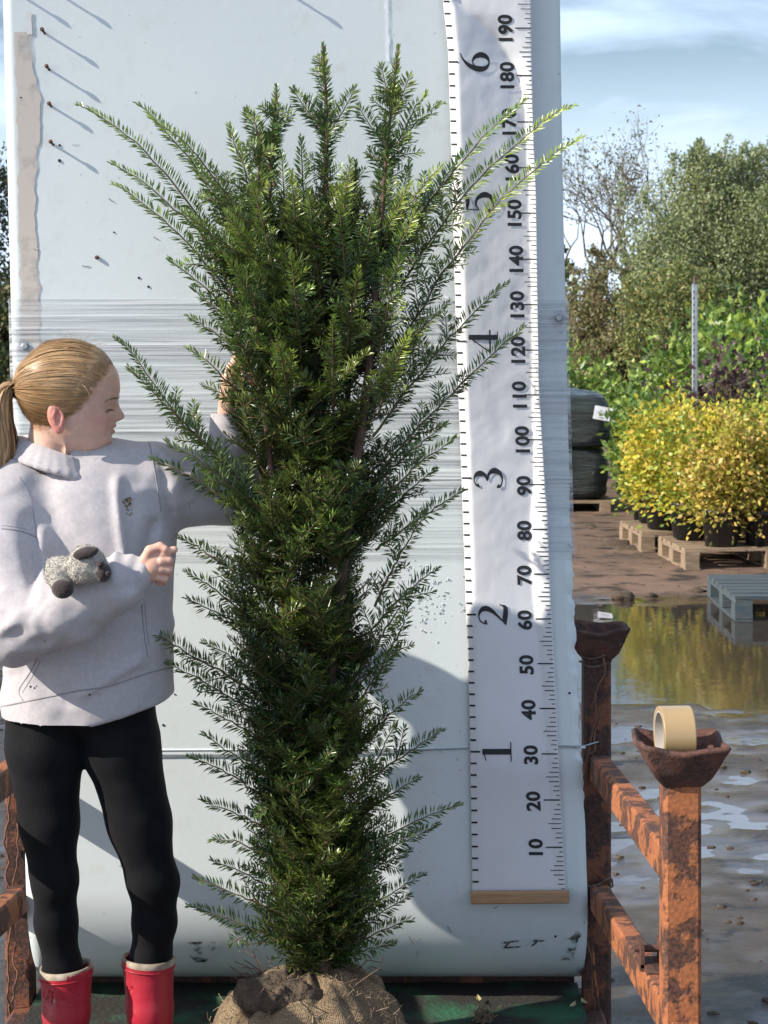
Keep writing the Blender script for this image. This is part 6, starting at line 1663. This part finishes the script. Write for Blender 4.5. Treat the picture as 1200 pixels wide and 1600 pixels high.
# ---------- red rubber boots
M['boot'] = mat('red_rubber', (.42, .022, .04), (.26, .03, .035), rough=.38, scale=7, detail=8, lo=.45, hi=.75, coat=.08, bump=.1, bscale=60)
M['boot_in'] = mat('dirty_cream_lining', (.46, .39, .30), (.22, .17, .12), rough=.9, scale=35)
M['sole'] = mat('dark_sole', (.05, .03, .03), rough=.8)
def boot(top, ank, toe, dyT, dyA, rt, seed):
    c0 = G(top[0], top[1], dyT); c1 = G(ank[0], ank[1], dyA); fl = DECK
    def f(X, Y, Z):
        sh = chainG(X, Y, Z, [tuple(c0+np.array([0, 0, .03])), tuple(c0), tuple(c0*.45+c1*.55), tuple(c1)], [rt, rt, rt*.90, rt*.84], .01)
        ft = chainG(X, Y, Z, [(c1[0]-toe[0]*.25, c1[1]-toe[1]*.25, fl+.042), (c1[0]+toe[0]*.5, c1[1]+toe[1]*.5, fl+.040), (c1[0]+toe[0], c1[1]+toe[1], fl+.034)], [.042, .041, .036], .02)
        d = smin(sh, ft, .025)
        d = smax(d, fl+.004-Z, .004)
        tilt = (Z-c0[2])+.10*(X-c0[0])*seed
        d = smax(d, tilt, .004)
        inn = sd_cap(X, Y, Z, c0+np.array([0, 0, .08]), c0+np.array([0, 0, -.05]), rt-.006, rt-.008)
        d = smax(d, -inn, .002)
        p = np.stack([X.ravel(), Y.ravel(), Z.ravel()], 1)
        return d-.0022*fbm(p*np.array([9, 9, 14]), 3, 17).reshape(X.shape)
    lo = np.array([c1[0]-.14, c1[1]-.27, fl-.005]); hi = np.array([c0[0]+.14, c1[1]+.12, c0[2]+.03])
    V, Q = grid_eval(f, lo, hi, .0034); V = relax(V, Q, 1)
    b = link('boot', mesh_np('boot', V, Q), M['boot'], girl)
    # cream rim and lining
    mb = MB(); K = 40
    ring = []
    for r, dz in ((rt-.0085, -.085), (rt-.0082, -.02), (rt-.0075, -.001), (rt-.004, .003), (rt+.0002, .002), (rt+.0008, -.006), (rt+.0004, -.009)):
        for j in range(K):
            a = 2*math.pi*j/K; x_ = r*math.cos(a); ring.append((c0[0]+x_, c0[1]+r*math.sin(a), c0[2]+dz-.10*x_*seed))
    F = [(i*K+j, i*K+(j+1) % K, (i+1)*K+(j+1) % K, (i+1)*K+j) for i in range(6) for j in range(K)]; mb.add(ring, F)
    sub('lining', mb, M['boot_in'], b)
    mb = MB(); mb.tube([(c0[0]+(rt+.0010)*math.cos(a), c0[1]+(rt+.0010)*math.sin(a), c0[2]-.016-.10*(rt*math.cos(a))*seed) for a in np.linspace(0, 2*math.pi, 40)], .0013, 5, cap=False); sub('rim_band', mb, M['boot'], b)
    mb = MB(); mb.bar((c1[0]-toe[0]*.45, c1[1]-toe[1]*.45, fl+.006), (c1[0]+toe[0]*1.25, c1[1]+toe[1]*1.25, fl+.006), .078, .011, ch=.2); sub('sole', mb, M['sole'], b)
boot((103, 1511, .0), (104, 1640), (.03, -.13), .0, .0, .0535, -.9)
boot((232, 1496, .035), (236, 1640), (.09, -.10), .035, .03, .0535, .5)

# ---------- plush toy tucked in the elbow (a thing she holds)
toy = tag(empty('plush_toy', tuple(G(110, 930, -.25))), 'small grey beige plush toy animal with dark ears and muzzle tucked in the elbow', 'plush toy')
M['plush'] = mat('grey_beige_plush', (.44, .41, .36), (.34, .315, .275), rough=1.0, scale=70, sheen=.3, bump=.5, bscale=160, bdist=.004, spec=.1)
M['plush_dark'] = mat('dark_brown_plush', (.06, .045, .042), (.04, .03, .03), rough=.95, scale=80, sheen=.3, bump=.6, bscale=180, bdist=.003, spec=.1)
TD = -.268
def toy_f(X, Y, Z):
    d = ellG(X, Y, Z, gp(97, 893, TD+.01), (.042, .034, .029), Euler((0, R(8), 0)).to_matrix())
    d = smin(d, ellG(X, Y, Z, gp(134, 882, TD-.012), (.036, .034, .038), Euler((0, R(20), 0)).to_matrix()), .010)
    d = smin(d, ellG(X, Y, Z, gp(155, 893, TD-.018), (.020, .022, .020)), .012)
    d = smin(d, chainG(X, Y, Z, [gp(86, 900, TD-.012), gp(97, 917, TD-.030)], [.019, .0165]), .006)
    p = np.stack([X.ravel(), Y.ravel(), Z.ravel()], 1)
    return d-.0022*fbm(p*110, 3, 23).reshape(X.shape)
V, Q = grid_eval(toy_f, G(60, 945, TD-.08), G(185, 840, TD+.06), .0024)
body_o = link('plush_body', mesh_np('plush_body', V, Q), M['plush'], toy)
def dark(name, f, lo, hi):
    V, Q = grid_eval(f, lo, hi, .002); return link(name, mesh_np(name, V, Q), M['plush_dark'], toy)
dark('muzzle', lambda X, Y, Z: smin(ellG(X, Y, Z, gp(161, 895, TD-.024), (.0165, .022, .019)), ellG(X, Y, Z, gp(157, 882, TD-.040), (.009, .010, .008)), .005), G(135, 925, TD-.07), G(190, 860, TD+.02))
dark('ear', lambda X, Y, Z: ellG(X, Y, Z, gp(134, 864, TD-.042), (.025, .009, .0125), Euler((R(-35), R(-14), R(6))).to_matrix()), G(100, 890, TD-.08), G(170, 840, TD))
dark('paw', lambda X, Y, Z: ellG(X, Y, Z, gp(98, 920, TD-.040), (.0215, .016, .019)), G(70, 950, TD-.075), G(130, 890, TD))
mb = MB(); mb.lathe([(.0001, .002), (.003, .0012), (.0038, -.002)], G(157, 883, TD-.0495), 10, rot=Euler((R(90), 0, 0)).to_matrix()); mb.build('eye', mat('black_bead', (.01, .01, .01), rough=.15), toy, smooth=True)
mb = MB(); mb.lathe([(.0001, .002), (.0045, .0012), (.005, -.002)], G(169, 896, TD-.046), 10, rot=Euler((R(80), 0, R(25))).to_matrix()); mb.build('nose', M['plush_dark'], toy, smooth=True)
# short fur
fu = MB()
me = body_o.data; r5 = np.random.default_rng(3)
pts = V0 = np.array([v.co[:] for v in me.vertices]); nn_ = np.array([v.normal[:] for v in me.vertices])
ix = r5.integers(0, len(pts), 5200); p0 = pts[ix]; d = nn_[ix]+r5.normal(0, .6, (5200, 3)); d /= np.linalg.norm(d, axis=1, keepdims=True); w = np.cross(d, r5.normal(0, 1, (5200, 3))); w /= np.linalg.norm(w, axis=1, keepdims=True)
L = r5.uniform(.002, .0045, (5200, 1)); FV = np.stack([p0-w*.0007, p0+w*.0007, p0+d*L], 1).reshape(-1, 3)
M['fur'] = leaf_mat('plush_fur', (.50, .465, .41), (.40, .37, .325), rough=.9, trans=.15, scale=60)
o = link('fur', mesh_np('fur', FV, np.arange(15600).reshape(-1, 3), np.repeat(r5.uniform(.7, 1.25, (5200, 1))*np.ones((1, 3)), 3, 0), smooth=False), M['fur'], toy); o['kind'] = 'stuff'
